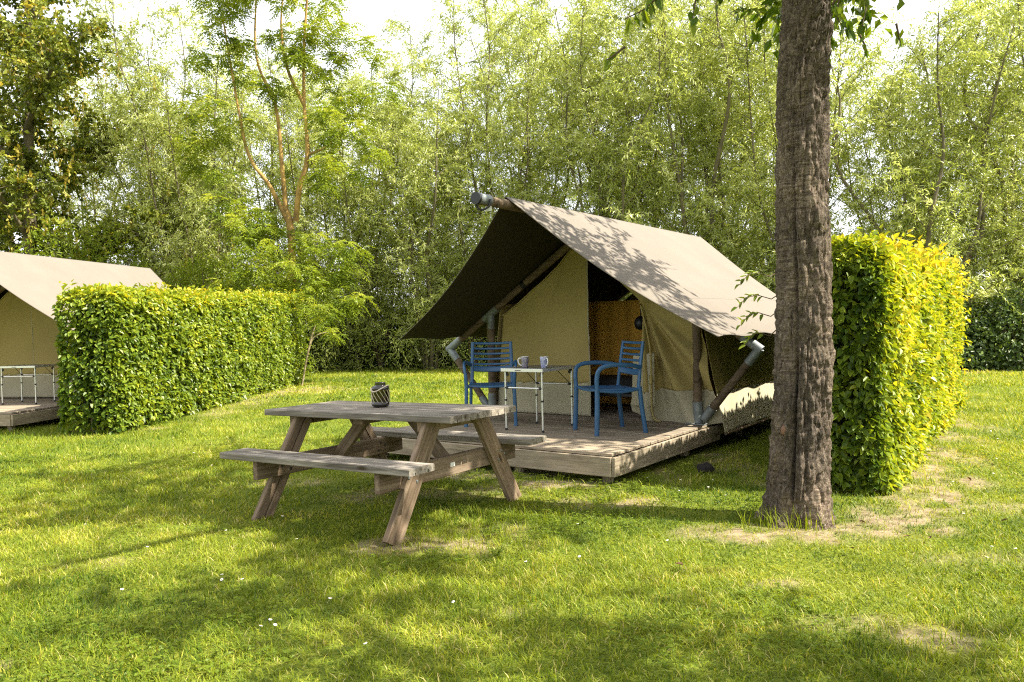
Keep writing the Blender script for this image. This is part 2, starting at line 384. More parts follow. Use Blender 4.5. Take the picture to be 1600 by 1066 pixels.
green = ramp(n, z1.outputs[0], [(.35, (.04, .065, .008)), (.5, (.11, .14, .014)), (.68, (.23, .25, .035))])
green = mix(n, .5, green, ramp(n, z2.outputs[0], [(.35, (.75, .9, .8)), (.65, (1.25, 1.1, 1.0))]), 'MULTIPLY')
soil = ramp(n, z3.outputs[0], [(.3, (.10, .065, .04)), (.5, (.26, .19, .125)), (.7, (.42, .33, .235))])
n.links.new(mix(n, at.outputs['Fac'], green, soil), b.inputs['Base Color'])
bp = N(n, 'ShaderNodeBump', Strength=.9, Distance=.03); n.links.new(z3.outputs[0], bp.inputs['Height'])
bp2 = N(n, 'ShaderNodeBump', Strength=.6, Distance=.012); n.links.new(z1.outputs[0], bp2.inputs['Height']); n.links.new(bp.outputs[0], bp2.inputs['Normal'])
n.links.new(bp2.outputs[0], b.inputs['Normal']); out(n, b.outputs[0]); M_lawn = m
tag(link('lawn', mesh_np('lawn', np.stack([XY[:, 0], XY[:, 1], gz], 1), GF, M_lawn, {'bare': np.clip(bare_at(XY), 0, 1)}, smooth=True)), 'sunlit mown lawn with bare worn patches', kind='structure')

# grass: blades joined into one mesh per density zone, all in ONE object
def grass_zone(y0, y1, dens, h, wdt, segs, margin=1.6):
    area = (.70*2)*(y1**2-y0**2)/2+margin*2*(y1-y0); n = int(area*dens)
    y = rng.uniform(y0, y1, int(n*1.6)); y = y[rng.random(len(y)) < (.70*y+margin)/(.70*y1+margin)][:n]; n = len(y); x = rng.uniform(-1, 1, n)*(.70*y+margin)
    xy = np.stack([x, y], 1)
    cl = vnoise(xy, 5.0, 21, 2); keep = rng.random(n) < np.clip(.35+1.3*cl, 0, 1)*(1-.86*bare_at(xy))
    # nothing grows under the deck
    lx = (xy[:, 0]-.8008)*.8128+(xy[:, 1]-6.3197)*-.5825; ly = (xy[:, 0]-.8008)*.5825+(xy[:, 1]-6.3197)*.8128
    dd_ = np.maximum(np.maximum(-ly, lx-.05), -2.85-lx); keep &= (dd_ > .07) | (ly > 5.2); keep &= (dd_ > .28) | (ly > 5.3) | (rng.random(n) < .30)
    keep &= ((xy[:, 0]-1.835)**2+(xy[:, 1]-5.1)**2) > .20**2
    xy = xy[keep]; n = len(xy)
    z = height_at(xy)-.004
    tuft = vnoise(xy, 1.3, 31, 2); lush = vnoise(xy, .55, 33, 2)
    hh = h*(.45+.9*rng.random(n))*(.6+.9*tuft)
    az = rng.uniform(0, 2*np.pi, n)+6*vnoise(xy, 2.0, 35); lean = rng.uniform(.15, 1.0, n)*(1.25-.5*tuft)
    d = np.stack([np.cos(az)*np.sin(lean), np.sin(az)*np.sin(lean), np.cos(lean)], 1)
    sd = np.stack([-np.sin(az+rng.normal(0, .6, n)), np.cos(az), np.zeros(n)], 1)
    ww = wdt*(.6+.8*rng.random(n))
    P = np.stack([xy[:, 0], xy[:, 1], z], 1)
    out_ = np.stack([np.cos(az), np.sin(az), np.zeros(n)], 1)
    if segs == 2:
        m1 = P+d*(hh*.55)[:, None]; tp = m1+(d*.8+out_*.55-np.array([0, 0, .12]))*(hh*.5)[:, None]
        V = np.stack([P-sd*ww[:, None]*.5, P+sd*ww[:, None]*.5, m1+sd*ww[:, None]*.42, m1-sd*ww[:, None]*.42, tp], 1).reshape(-1, 3)
        bb = np.arange(n)[:, None]*5
        F = [bb+np.array([[0, 1, 2, 3]]), bb+np.array([[3, 2, 4]])]; k = 5
    else:
        tp = P+d*hh[:, None]+out_*(hh*.25)[:, None]
        V = np.stack([P-sd*ww[:, None]*.5, P+sd*ww[:, None]*.5, tp], 1).reshape(-1, 3); bb = np.arange(n)[:, None]*3
        F = [bb+np.array([[0, 1, 2]])]; k = 3
    tint = np.clip(.33+.50*(rng.random(n)-.42)+.75*(.52-lush)+.45*(vnoise(xy, 2.2, 38, 2)-.5)+.3*bare_at(xy)+.35*(vnoise(xy, 7, 37)-.5)+np.where(rng.random(n) < .11, .45, 0), 0, 1)
    return V, F, np.repeat(tint, k)
zones = [grass_zone(2.1, 5.2, 8200, .043, .0036, 2), grass_zone(5.2, 8.5, 4300, .044, .005, 2), grass_zone(8.5, 14, 1600, .048, .009, 1), grass_zone(14, 27, 520, .06, .019, 1)]
V, F = join_np([(z[0], z[1]) for z in zones])
tag(link('grass', mesh_np('grass', V, F, M_grass, {'tint': np.concatenate([z[2] for z in zones])})), 'short sunlit lawn grass', kind='stuff')

# ------------------------------------------------------------------ trees
def branchy(stems, nb, bl, nt, tl, nl, LL, LW, droop=.5, tmin=.2, seed=0, up=.55, taper=1.0, thin=.0):
    """stems: list of (polyline, radius0, radius1). returns wood parts and leaf arrays"""
    g = np.random.default_rng(seed); wood = []; pos = []; dr = []; nm = []; tin = []
    for P, r0, r1 in stems:
        P = np.array(smooth_path(P, 4)); k = len(P); wood.append(tube_np(P, np.linspace(r0, r1, k), 7))
        seg = np.linspace(0, 1, k)
        for b_ in range(nb):
            t = tmin+(1-tmin)*(b_+g.random())/nb
            p = np.array([np.interp(t, seg, P[:, c]) for c in range(3)])
            az = g.uniform(0, 2*np.pi); L = bl*(.5+.8*g.random())*(1.15-taper*.7*t)
            d0 = unit(np.array([np.cos(az), np.sin(az), up+g.random()*.6]))
            s = np.linspace(0, 1, 5)[:, None]
            B = p+d0*L*s+np.array([0, 0, -1])*L*.30*s**2*droop
            wood.append(tube_np(B, np.linspace(max(.022*(1-.6*t), .007), .004, 5), 4))
            for q in range(nt):
                u = .15+.85*(q+g.random())/nt
                bp_ = np.array([np.interp(u, s[:, 0], B[:, c]) for c in range(3)])
                td = unit(d0*.6+g.normal(size=3)*.75+np.array([0, 0, .15]))
                TL = tl*(.6+.8*g.random())
                v = (np.arange(nl)+g.random(nl))/nl
                q_ = bp_+td*TL*v[:, None]+np.array([0, 0, -1])*(TL*.55*droop)*(v**2)[:, None]
                ld = unit(td*.5+g.normal(size=(nl, 3))*.55+np.array([0, 0, -1.0])*droop*(.4+.8*v)[:, None])
                pos.append(q_); dr.append(ld); nm.append(unit(g.normal(size=(nl, 3))+np.array([0, 0, .6])))
                tin.append(np.clip(.45+.28*g.normal()+.16*g.normal(size=nl), 0, 1))
    pos = np.concatenate(pos); dr = np.concatenate(dr); nm = np.concatenate(nm); tin = np.concatenate(tin)
    if thin:
        kp = vnoise(pos, .75, seed+5, 2) > thin; pos, dr, nm, tin = pos[kp], dr[kp], nm[kp], tin[kp]
    sz = .7+.6*g.random(len(pos))
    return wood, pos, dr, nm, tin, LL*sz, LW*sz
def make_tree(name, label, cat, stems, leafmat, bark, group=None, loc=(0, 0, 0), six=False, tint0=0, **kw):
    t = thing(name, label, cat, loc, 0, group)
    wood, pos, dr, nm, tin, L, W = branchy(stems, **kw)
    v, f = join_np(wood)
    link('trunk', mesh_np('trunk', v, f, bark, smooth=True), t)
    link('crown', leaf_mesh('crown', pos, dr, nm, L, W, tin+tint0, leafmat, six=six), t)
    return t
def willow_stems(g, n, h, spread, r=.048):
    o = []
    for k in range(n):
        az = 2*np.pi*(k+g.uniform(-.3, .3))/n; a = spread*g.uniform(.3, 1.1); hh = h*g.uniform(.75, 1.05)
        c, s = math.cos(az), math.sin(az)
        o.append(([(c*.15, s*.15, -.1), (c*a*.25, s*a*.25, hh*.2), (c*a*.5+g.uniform(-.3, .3), s*a*.5+g.uniform(-.3, .3), hh*.42), (c*a*.7+g.uniform(-.35, .35), s*a*.7+g.uniform(-.3, .3), hh*.62), (c*a*.85+g.uniform(-.3, .3), s*a*.85+g.uniform(-.3, .3), hh*.82), (c*a, s*a, hh)], r*g.uniform(.7, 1.2), .012))
    return o
W_KW = dict(nb=26, bl=2.1, nt=16, tl=.66, nl=16, LL=.135, LW=.030, droop=.55, tmin=.06, taper=.8)
protos = []
for k, (ns, h, sp) in enumerate([(6, 12.5, 2.2), (7, 11, 2.6), (5, 13, 1.7), (6, 9.5, 2.4)]):
    g = np.random.default_rng(50+k)
    protos.append((willow_stems(g, ns, h, sp, .048 if k < 2 else .075), 60+k))
WG = 'willows of the thicket behind the tents'
WL = [  # x, y, proto, scale, rot, label (None = one of the thicket's indistinct ones)
    (-9.6, 24.0, 1, 1.00, .3, 'pale grey-green willow above the ridge of the left tent'),
    (-7.7, 26.5, 0, .92, 1.2, 'pale willow behind the left hedge, between dark maple and ash'),
    (-2.6, 24.5, 3, .95, 2.1, 'thin willow with sky gaps, between the ash tree and the tent roof'),
    (-5.2, 25.2, 1, .94, 2.8, 'low pale willow seen between the ash stems'),
      (-.3, 25.5, 0, 1.06, .9, 'tall dense willow rising left of the ridge pole end'),
    (2.6, 23.5, 1, 1.10, 4.2, 'dense willow directly behind the front of the tent ridge'),
    (5.6, 22.5, 2, 1.04, 5.1, 'tall slender willow behind the middle of the tent roof'),
    (8.3, 22.0, 0, .97, 3.3, 'willow behind the back end of the roof, left of the cherry trunk'),
    (10.6, 20.0, 3, 1.00, .2, 'open willow with a dark forked stem above the right hedge'),
    (13.4, 20.5, 2, .98, 2.6, 'willow with several leaning stems at the right edge of the photo')]
HID = [(-5.6, 30), (-11.4, 26.2), (3.6, 26.4), (-2.4, 28.5), (6.9, 25.5), (12.0, 23.5), (-16, 29), (-12.0, 30), (1.0, 29), (4.8, 28.5), (8.4, 27), (15.2, 24), (18.6, 23), (-20, 27), (22, 27), (-26, 30)]
made = {}
def willow(x, y, pk, sc, rz, label):
    if pk not in made:
        st, sd = protos[pk]
        t = make_tree('willow_tree', label, 'willow tree', st, M_willow, M_stem, WG, seed=sd, **W_KW); made[pk] = t
    else: t = dup(made[pk], label=label)
    t.location = (x, y, 0); t.rotation_euler = (0, 0, rz); t.scale = (sc,)*3
    return t
for a_ in WL: willow(*a_)
for q, (x, y) in enumerate(HID): willow(x, y, q % 4, .92+.05*(q % 5), q*1.7, 'thin willow deep in the thicket, mostly hidden by the front row of willows')

# broad-leaved tree with hanging seed tassels at the far left
g = np.random.default_rng(5)
st = [([(0, 0, -.1), (.1, 0, 3), (.0, .2, 6.5), (.3, 0, 10), (.2, .1, 14)], .26, .05)]
for q in range(9):
    az = q*2.4; z0 = 2.2+q*1.05; L = 3.6-q*.17
    st.append(([(.05, 0, z0), (math.cos(az)*L*.4, math.sin(az)*L*.4, z0+1.0), (math.cos(az)*L*.8, math.sin(az)*L*.8, z0+1.9), (math.cos(az)*L*1.15, math.sin(az)*L*1.15, z0+2.3)], .08, .015))
maple = make_tree('maple_tree', 'tall dark broad-leaved tree with orange-brown seed tassels at top left', 'tree', st, M_broad, M_stem, None, (-14.6, 23.5, 0), seed=8,
    nb=22, bl=1.6, nt=13, tl=.6, nl=17, LL=.13, LW=.095, droop=.35, tmin=.08, up=.25, taper=.3, thin=.26)
ps = g.normal(size=(300, 3))*np.array([2.6, 2.4, 3.4])+np.array([0, -1.0, 7.5]); nn = 5
pp = (ps[:, None]+np.array([0, 0, -1.0])*(np.arange(nn)*.09)[None, :, None]+g.normal(size=(300, nn, 3))*.02).reshape(-1, 3)
link('seed_tassels', leaf_mesh('seed_tassels', pp, np.tile([[0, .1, -1.]], (len(pp), 1))+g.normal(size=(len(pp), 3))*.3, g.normal(size=(len(pp), 3)), .12, .07, g.random(len(pp)), M_catkin), maple)['kind'] = 'stuff'

# second, smaller copy of that kind between the tassel tree and the ash
m2 = dup(maple, (-19.5, 26, 0), 2.0, 'dark broad-leaved tree partly cut off by the left edge of the photo', .9)

# ash tree with yellow lichened stems
ab = (-5.75, 20.6)
def A_(x, y, z): return (x-ab[0], y-ab[1], z)
st = [
    ([A_(-5.75, 20.6, -.1), A_(-5.78, 20.6, 2), A_(-5.80, 20.6, 4.0), A_(-5.95, 20.6, 4.6)], .11, .09),
    ([A_(-5.82, 20.6, 4.1), A_(-6.25, 20.4, 5.1), A_(-6.75, 20.3, 5.9), A_(-7.0, 20.3, 7.2), A_(-7.3, 20.2, 9.5)], .065, .02),
    ([A_(-5.90, 20.6, 4.4), A_(-5.95, 20.5, 5.6), A_(-6.05, 20.4, 7.2), A_(-6.5, 20.3, 8.6), A_(-6.3, 20.3, 11.5)], .07, .015),
    ([A_(-5.66, 20.6, 4.2), A_(-5.5, 20.5, 5.1), A_(-5.25, 20.4, 5.9), A_(-5.30, 20.4, 7.4), A_(-5.2, 20.3, 9.2), A_(-4.9, 20.3, 11.6)], .08, .02),
    ([A_(-5.27, 20.4, 5.9), A_(-4.7, 20.3, 6.1), A_(-4.25, 20.3, 6.6)], .04, .012),
    ([A_(-5.3, 20.4, 7.2), A_(-5.7, 20.3, 8.2), A_(-5.8, 20.3, 9.6), A_(-5.4, 20.3, 11.4)], .05, .012)]
ash = thing('ash_tree', 'ash tree with yellow lichened stems forking behind the left hedge end', 'tree', (ab[0], ab[1], 0))
v, f = join_np([tube_np(smooth_path(P, 5), np.linspace(a, b_, (len(P)-1)*5+1), 9) for P, a, b_ in st])
link('trunk', mesh_np('trunk', v, f, M_ashbark, smooth=True), ash)
def sprays(clumps, per, leaves, sl, LL, LW, seed, droop=.25, flat=.6):
    """compound leaves (leaflets in two rows) in clumps (x,y,z,rx,ry,rz,n)"""
    g = np.random.default_rng(seed); pos = []; dr = []; nm = []; tin = []
    for (x, y, z, rx, ry, rz, cnt) in clumps:
        for k in range(cnt):
            u = unit(g.normal(size=3))*g.random()**.4
            c = np.array([x, y, z])+u*np.array([rx, ry, rz]); base = .45+.3*g.normal()+.25*u[2]
            for q in range(per):
                az = g.uniform(0, 2*np.pi); d = unit(np.array([np.cos(az), np.sin(az), g.uniform(-.9, .6)])); s = unit(np.cross(d, [0, 0, 1.])); upv = np.cross(s, d)
                v = np.linspace(.2, 1, leaves); sgn = np.where(np.arange(leaves) % 2, 1, -1)
                p = c+d*sl*v[:, None]+np.array([0, 0, -1])*(sl*droop*1.8*v**2)[:, None]
                pos.append(p); dr.append(d*.6+s*(sgn*.9)[:, None]+np.array([0, 0, -.3])+g.normal(size=(leaves, 3))*.12)
                nm.append(np.tile(upv*flat, (leaves, 1))+g.normal(size=(leaves, 3))*.55); tin.append(base+.1*g.normal(size=leaves))
    return np.concatenate(pos), np.concatenate(dr), np.concatenate(nm), np.concatenate(tin)
cl = []; gq = np.random.default_rng(19)
for (x, y, z, rx, ry, rz, nb_) in [(-.4, -.3, 10.4, 1.8, 1.2, 1.6, 30), (-1.6, -.3, 9.0, 1.2, 1.0, 1.3, 16), (1.1, -.3, 8.8, 1.4, 1.0, 1.2, 20), (.2, -.4, 7.9, 1.0, .8, .8, 6), (1.7, -.4, 7.2, .9, .7, .9, 11), (-1.8, -.3, 7.0, .8, .6, .9, 8), (-2.2, -.3, 5.8, .8, .6, .7, 6),
        (1.4, -.5, 6.0, .9, .6, .8, 8), (.4, -.7, 5.0, 1.0, .5, .6, 5), (-.2, -.8, 3.9, 1.1, .6, .7, 8), (.3, -.9, 3.0, 1.5, .8, .9, 20), (1.0, -.9, 2.2, 1.2, .7, .7, 12), (-1.2, -.5, 4.0, 1.0, .6, 1.0, 8), (-.9, -.6, 2.8, 1.1, .6, .8, 8)]:
    for q in range(max(2, int(nb_*.72))):
        u = unit(gq.normal(size=3))*gq.random()**.33; r_ = gq.uniform(.18, .5)
        cl.append((x+u[0]*rx, y+u[1]*ry, z+u[2]*rz, r_*1.2, r_, r_*.8, int(3+r_*9)))
p, d, nn_, ti = sprays(cl, 7, 11, .34, .11, .04, 12)
link('crown', leaf_mesh('crown', p, d, nn_, .098, .036, ti-.08, M_ash), ash)

# young support pole and bent sapling in front of the ash
t = thing('sapling', 'thin pale bent sapling at the far right end of the left hedge', 'sapling', (-5.02, 18.4, 0))
tube('stem', smooth_path([(0, 0, -.05), (.12, 0, .55), (.24, 0, 1.05), (.36, 0, 1.45)], 4), .022, principled('pale_bark', (.34, .27, .16), .9), t)
tube('side_branch', smooth_path([(.2, 0, .85), (.3, 0, 1.12), (.45, 0, 1.22), (.62, 0, 1.26)], 4), .012, MATS['pale_bark'], t)
p, d, nn_, ti = sprays([(.40, 0, 1.75, .45, .4, .4, 16), (.75, 0, 1.25, .30, .3, .15, 8), (.15, 0, 2.1, .4, .3, .3, 9)], 6, 9, .20, .08, .03, 14)
link('crown', leaf_mesh('crown', p, d, nn_, .075, .028, ti, M_ash), t)

# ------------------------------------------------------------------ undergrowth and clipped hedges
def bush(label, x, y, rx, ry, rz, n, seed, LL=.11, LW=.075, group='dark shrubs at the foot of the thicket', mat=None):
    g = np.random.default_rng(seed)
    u = unit(g.normal(size=(n, 3))); r = 1-.35*g.random(n)**1.6; u[:, 2] = np.abs(u[:, 2])*1.0-.12
    lump = .72+.56*vnoise(u*1.0+seed, 2.3, seed, 3)
    p = u*(r*lump)[:, None]*np.array([rx, ry, rz])+np.array([0, 0, rz*.10]); p[:, 2] = np.maximum(p[:, 2], .03)
    d = unit(u*.6+g.normal(size=(n, 3))*.6+np.array([0, 0, -.35])); nr = unit(u+np.array([0, 0, .5])+g.normal(size=(n, 3))*.45)
    t = thing('shrub', label, 'shrub', (x, y, 0), 0, group)
    ti = .30+.25*g.normal(size=n)*.8+.45*(vnoise(p, 1.6, seed+3, 2)-.5)
    link('foliage', leaf_mesh('foliage', p, d, nr, LL*(.7+.6*g.random(n)), LW*(.7+.6*g.random(n)), ti, mat or M_shrub, six=False), t)
    parts = []
    for k in range(9):
        az = k*2.4; parts.append(tube_np([(0, 0, -.05), (math.cos(az)*rx*.25, math.sin(az)*ry*.25, rz*.4), (math.cos(az)*rx*.6, math.sin(az)*ry*.6, rz*.85)], [.03, .02, .008], 5))
    v, f = join_np(parts); link('stems', mesh_np('stems', v, f, M_twig, smooth=True), t)
    return t
SH = [(-12.4, 21.8, 2.6, 1.5, 4.2, 'mid green shrub behind the far end of the left tent roof'), (-8.6, 22.2, 2.4, 1.5, 3.6, 'shrub behind the middle of the left hedge'),
      (-6.8, 25.5, 1.9, 1.3, 2.4, 'dark shrub beyond the far end of the left hedge'), (-4.9, 26.6, 1.9, 1.3, 2.3, 'dark shrub right of the sapling at the lawn end'),
      (-2.6, 27.0, 1.9, 1.3, 2.2, 'dark shrub beyond the lawn, left of the tent eave'), (-.6, 26.4, 1.9, 1.3, 2.3, 'dark shrub seen under the left eave of the tent'),
      (1.6, 25.6, 1.9, 1.3, 2.2, 'dark shrub behind the left tent post'), (10.4, 19.2, 1.4, 1.1, 2.1, 'dark glossy shrub just right of the right hedge'), (12.5, 18.9, 1.5, 1.1, 2.0, 'dark glossy shrub at the right edge of the lawn'),
      (8.3, 20.6, 1.6, 1.1, 2.2, 'dark shrub behind the far end of the right hedge'), (15.0, 19.0, 1.6, 1.2, 2.1, 'dark shrub past the right edge of the lawn'), (4.5, 24.5, 2.0, 1.2, 2.3, 'dark shrub behind the tent body'), (-17, 24, 2.2, 1.4, 3.2, 'shrub behind the ridge of the left tent')]
for q, (x, y, rx, ry, rz, lb) in enumerate(SH): bush(lb, x, y, rx*1.15, ry, rz, 7000 if q > 1 else 12000, 200+q, LL=.11 if q > 1 else .13, LW=.075 if q > 1 else .045, mat=M_ash if q < 2 else None)

LB = [(-4.3, 25.2, 1.8, 1.3, 4.4, 'loose grey-green willow bush between the ash tree and the tent eave'), (-1.2, 24.8, 1.7, 1.2, 4.0, 'loose grey-green willow bush above the left eave of the tent'),
      (2.2, 24.6, 1.9, 1.2, 5.0, 'loose willow bush directly behind the tent ridge'), (5.6, 23.4, 1.9, 1.2, 5.0, 'loose willow bush behind the middle of the roof'), (8.6, 22.6, 1.7, 1.2, 4.6, 'loose willow bush left of the cherry trunk'),
      (10.9, 20.6, 1.6, 1.1, 4.0, 'loose willow bush just above the right hedge'), (13.6, 20.2, 1.7, 1.1, 3.8, 'loose willow bush at the right photo edge'), (-7.2, 24.4, 1.8, 1.2, 4.6, 'loose willow bush behind the far half of the left hedge'), (-10.6, 24.2, 2.0, 1.2, 5.0, 'loose willow bush behind the near half of the left hedge')]
for q, (x, y, rx, ry, rz, lb) in enumerate(LB): bush(lb, x, y, rx, ry, rz, 6500, 300+q, LL=.15, LW=.034, mat=M_willow, group='willow bushes in front of the thicket')

def hedge(name, label, P0, P1, width, h0, h1, dens, LL, LW, seed, shoots=60, six=True, side=-1, sunny=.22):
    """P0->P1 is the foot of the sunny long face; the hedge's width lies to the side (side=-1: left of travel)"""
    g = np.random.default_rng(seed); P0 = np.array(P0, float); P1 = np.array(P1, float)
    Ld = np.linalg.norm(P1-P0); e = (P1-P0)/Ld; f = np.array([-e[1], e[0]])*(-side)   # f points away into the hedge
    faces = [('long', Ld*h0*1.08), ('far', Ld*h0*.45), ('top', Ld*width*1.3), ('end', width*h0*1.15), ('back', width*h0*.5)]
    pos = []; nrm = []
    for nm_, ar in faces:
        n = int(ar*dens); u = g.random(n); v = g.random(n); dep = .16*g.random(n)**1.5-.015
        H = h0+(h1-h0)*u
        z0 = np.full(n, 0.)
        if nm_ == 'long': q = (u*Ld, dep, v*H); nn = (0, -1, .0)
        elif nm_ == 'far': q = (u*Ld, width-dep, v*H); nn = (0, 1, 0)
        elif nm_ == 'top': q = (u*Ld, v*width, H-dep); nn = (0, 0, 1)
        elif nm_ == 'end': q = (dep, u*width, v*h0); nn = (-1, 0, 0)
        else: q = (Ld-dep, u*width, v*h1); nn = (1, 0, 0)
        Q = np.stack(q, 1)
        pos.append(Q); nrm.append(np.tile(np.array(nn, float), (n, 1)))
    Q = np.concatenate(pos); NR = np.concatenate(nrm); n = len(Q)
    # rounded corners and lumps
    lump = (vnoise(Q, 1.5, seed, 2)-.5)*.24+(vnoise(Q, 6, seed+1, 2)-.5)*.13
    Q = Q+NR*lump[:, None]
    cx = np.clip(Q[:, 0], .27, Ld-.27); cy_ = np.clip(Q[:, 1], .27, width-.27); cz = np.minimum(Q[:, 2], (h0+(h1-h0)*Q[:, 0]/Ld)-.27)
    C = np.stack([cx, cy_, cz], 1); D = Q-C; dl = np.linalg.norm(D, axis=1, keepdims=True); Q = C+D*np.minimum(1, (.30+.12*(vnoise(Q, 5, seed+9, 2)-.5)[:, None])/np.maximum(dl, 1e-6))
    keep = (Q[:, 2] > .015) & ((Q[:, 2] > .22) | (g.random(n) < .35+Q[:, 2]*3)) & (vnoise(Q, 9, seed+2) > .16)
    Q = Q[keep]; NR = NR[keep]; n = len(Q)
    # shoots poking out of the top and the sunny side
    sp = []; sn = []
    for k in range(shoots):
        u = g.random(); H = h0+(h1-h0)*u
        if g.random() < .6: b0 = np.array([u*Ld, g.random()**1.6*width, H-.04]); dd = unit(np.array([g.normal()*.4, g.normal()*.4, 1]))
        else: b0 = np.array([u*Ld, -.0, H*g.random()**.5]); dd = unit(np.array([g.normal()*.4, -1, g.uniform(0, .8)]))
        Lh = g.uniform(.08, .22); m_ = 6
        for q in range(m_):
            sp.append(b0+dd*Lh*(q+.5)/m_+g.normal(size=3)*.008); sn.append(dd*.3+np.array([0, 0, .8])+g.normal(size=3)*.3)
    sp = np.array(sp).reshape(-1, 3); sn = np.array(sn).reshape(-1, 3)
    Q = np.concatenate([Q, sp]); NR = np.concatenate([NR, sn]); n = len(Q)
    def W3(A): return np.stack([A[:, 0]*e[0]+A[:, 1]*f[0], A[:, 0]*e[1]+A[:, 1]*f[1], A[:, 2]], 1)
    H = h0+(h1-h0)*Q[:, 0]/Ld
    d = unit(NR*.55+g.normal(size=(n, 3))*.55+np.array([0, 0, -.45])); nr = unit(NR*.75+np.array([0, 0, .75])+g.normal(size=(n, 3))*.38)
    young = np.clip((Q[:, 2]-H+.30)/.34, 0, 1); out_ = np.clip((-Q[:, 1]+.06)/.12, 0, 1)*sunny  # sunny lightens the long face's leaves: sunlight put into the tint
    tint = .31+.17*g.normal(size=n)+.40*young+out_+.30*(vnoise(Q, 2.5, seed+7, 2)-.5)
    t = thing(name, label, 'hedge', (P0[0], P0[1], 0))
    sz = .7+.55*g.random(n)
    allp = W3(Q); alld = W3(d); alln = W3(nr)
    # dark solid box that blocks the inside of the leaf shell
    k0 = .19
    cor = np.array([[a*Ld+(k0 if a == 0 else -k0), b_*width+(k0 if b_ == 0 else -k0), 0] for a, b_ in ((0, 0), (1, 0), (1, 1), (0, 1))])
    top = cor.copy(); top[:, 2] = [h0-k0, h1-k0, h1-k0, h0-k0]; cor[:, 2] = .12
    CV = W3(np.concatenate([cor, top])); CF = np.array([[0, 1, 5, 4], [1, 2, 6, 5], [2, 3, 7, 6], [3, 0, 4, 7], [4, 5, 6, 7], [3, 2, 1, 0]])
    link('inner_core', mesh_np('inner_core', CV, CF, MATS['hedge_inside']), t)
    parts = []
    for k in range(int(Ld*5)):
        x_ = (k+.5)/int(Ld*5)*Ld; y_ = width*g.uniform(.25, .75); a = W3(np.array([[x_, y_, -.03], [x_+g.normal()*.05, y_, .2], [x_+g.normal()*.1, y_+g.normal()*.08, .6]]))
        parts.append(tube_np(a, [.022, .018, .012], 5))
    v_, f_ = join_np(parts); link('stems', mesh_np('stems', v_, f_, M_twig, smooth=True), t)
    return t, allp, alld, alln, LL*sz, LW*sz, tint
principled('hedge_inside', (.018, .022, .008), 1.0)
t, p, d, nr, L_, W_, ti = hedge('hornbeam_hedge', 'clipped hornbeam hedge beside the left tent, left of the picnic table', (-5.20, 10.15), (-5.18, 19.4), .80, 1.90, 2.16, 1450, .070, .046, 31, 240, sunny=.20)
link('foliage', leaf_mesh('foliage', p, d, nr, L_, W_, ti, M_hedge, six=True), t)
t, p, d, nr, L_, W_, ti = hedge('hornbeam_hedge', 'bright yellow-green clipped hornbeam hedge right of the cherry trunk', (2.746, 5.716), (6.36, 11.03), .64, 1.90, 2.0, 2500, .064, .042, 33, 300, sunny=.52)
# the nearest leaves of the end face are parts of their own, the rest is one part
vis = (p[:, 1]*1.0+5.716 < 6.35) & (p[:, 0] > -.5)
dist = np.hypot(p[:, 0]+2.746, p[:, 1]+5.716)+.6*rng.random(len(p)); dist[~vis] = 99
near = np.argsort(dist)[:280]; rest = np.ones(len(p), bool); rest[near] = False
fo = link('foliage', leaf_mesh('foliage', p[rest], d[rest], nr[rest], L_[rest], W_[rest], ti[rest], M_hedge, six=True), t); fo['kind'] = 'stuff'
lm = []
for q in range(5):
    lm.append(leaf_mesh('leaf', np.zeros((1, 3)), np.array([[1., 0, 0]]), np.array([[0, 0, 1.]]), 1.0, .64, np.array([.12+.15*q]), M_hedge, six=True, curl=.1+.03*q))
for q in near:
    X = Vector(d[q]).normalized(); Z = Vector(nr[q]); Z = (Z-X*Z.dot(X)).normalized(); Y = Z.cross(X)
    o = bpy.data.objects.new('leaf', lm[min(4, max(0, int((ti[q]-.04)/.15)))]); COL.objects.link(o); o.parent = t
    o.matrix_local = Matrix.Translation(Vector(p[q])) @ Matrix((X, Y, Z)).transposed().to_4x4() @ Matrix.Diagonal((L_[q],)*3+(1,))
# drooping shoots that reach out left of the cherry trunk
p, d, nn_, ti = [], [], [], []
g = np.random.default_rng(77)
for (z0, L0) in ((1.70, .50), (1.52, .55), (1.38, .50), (1.22, .42)):
    for q in range(11):
        v_ = (q+.5)/11; p.append((-.72-.3*v_*L0*1.6+.0, .52-.15*v_, z0+.06*math.sin(3*v_)-.10*v_)); d.append((-.8+.3*g.normal(), -.3, -.35+(.5 if q % 2 else -.3)+.2*g.normal())); nn_.append((.1*g.normal(), -.25+.2*g.normal(), 1)); ti.append(.25+.3*g.random())
link('side_shoots', leaf_mesh('side_shoots', np.array(p), np.array(d), np.array(nn_), .07, .032, np.array(ti), M_hedge, six=True), t)['kind'] = 'stuff'

for (z0, L0) in ((1.70, .50), (1.52, .55), (1.38, .50), (1.22, .42)):
    tube('twig', [(-.72-.48*L0*v_, .52-.15*v_, z0+.06*math.sin(3*v_)-.10*v_) for v_ in (-.9, -.3, .2, .6, 1.0)], [.005, .004, .0035, .003, .0015], M_twig, t, 6)
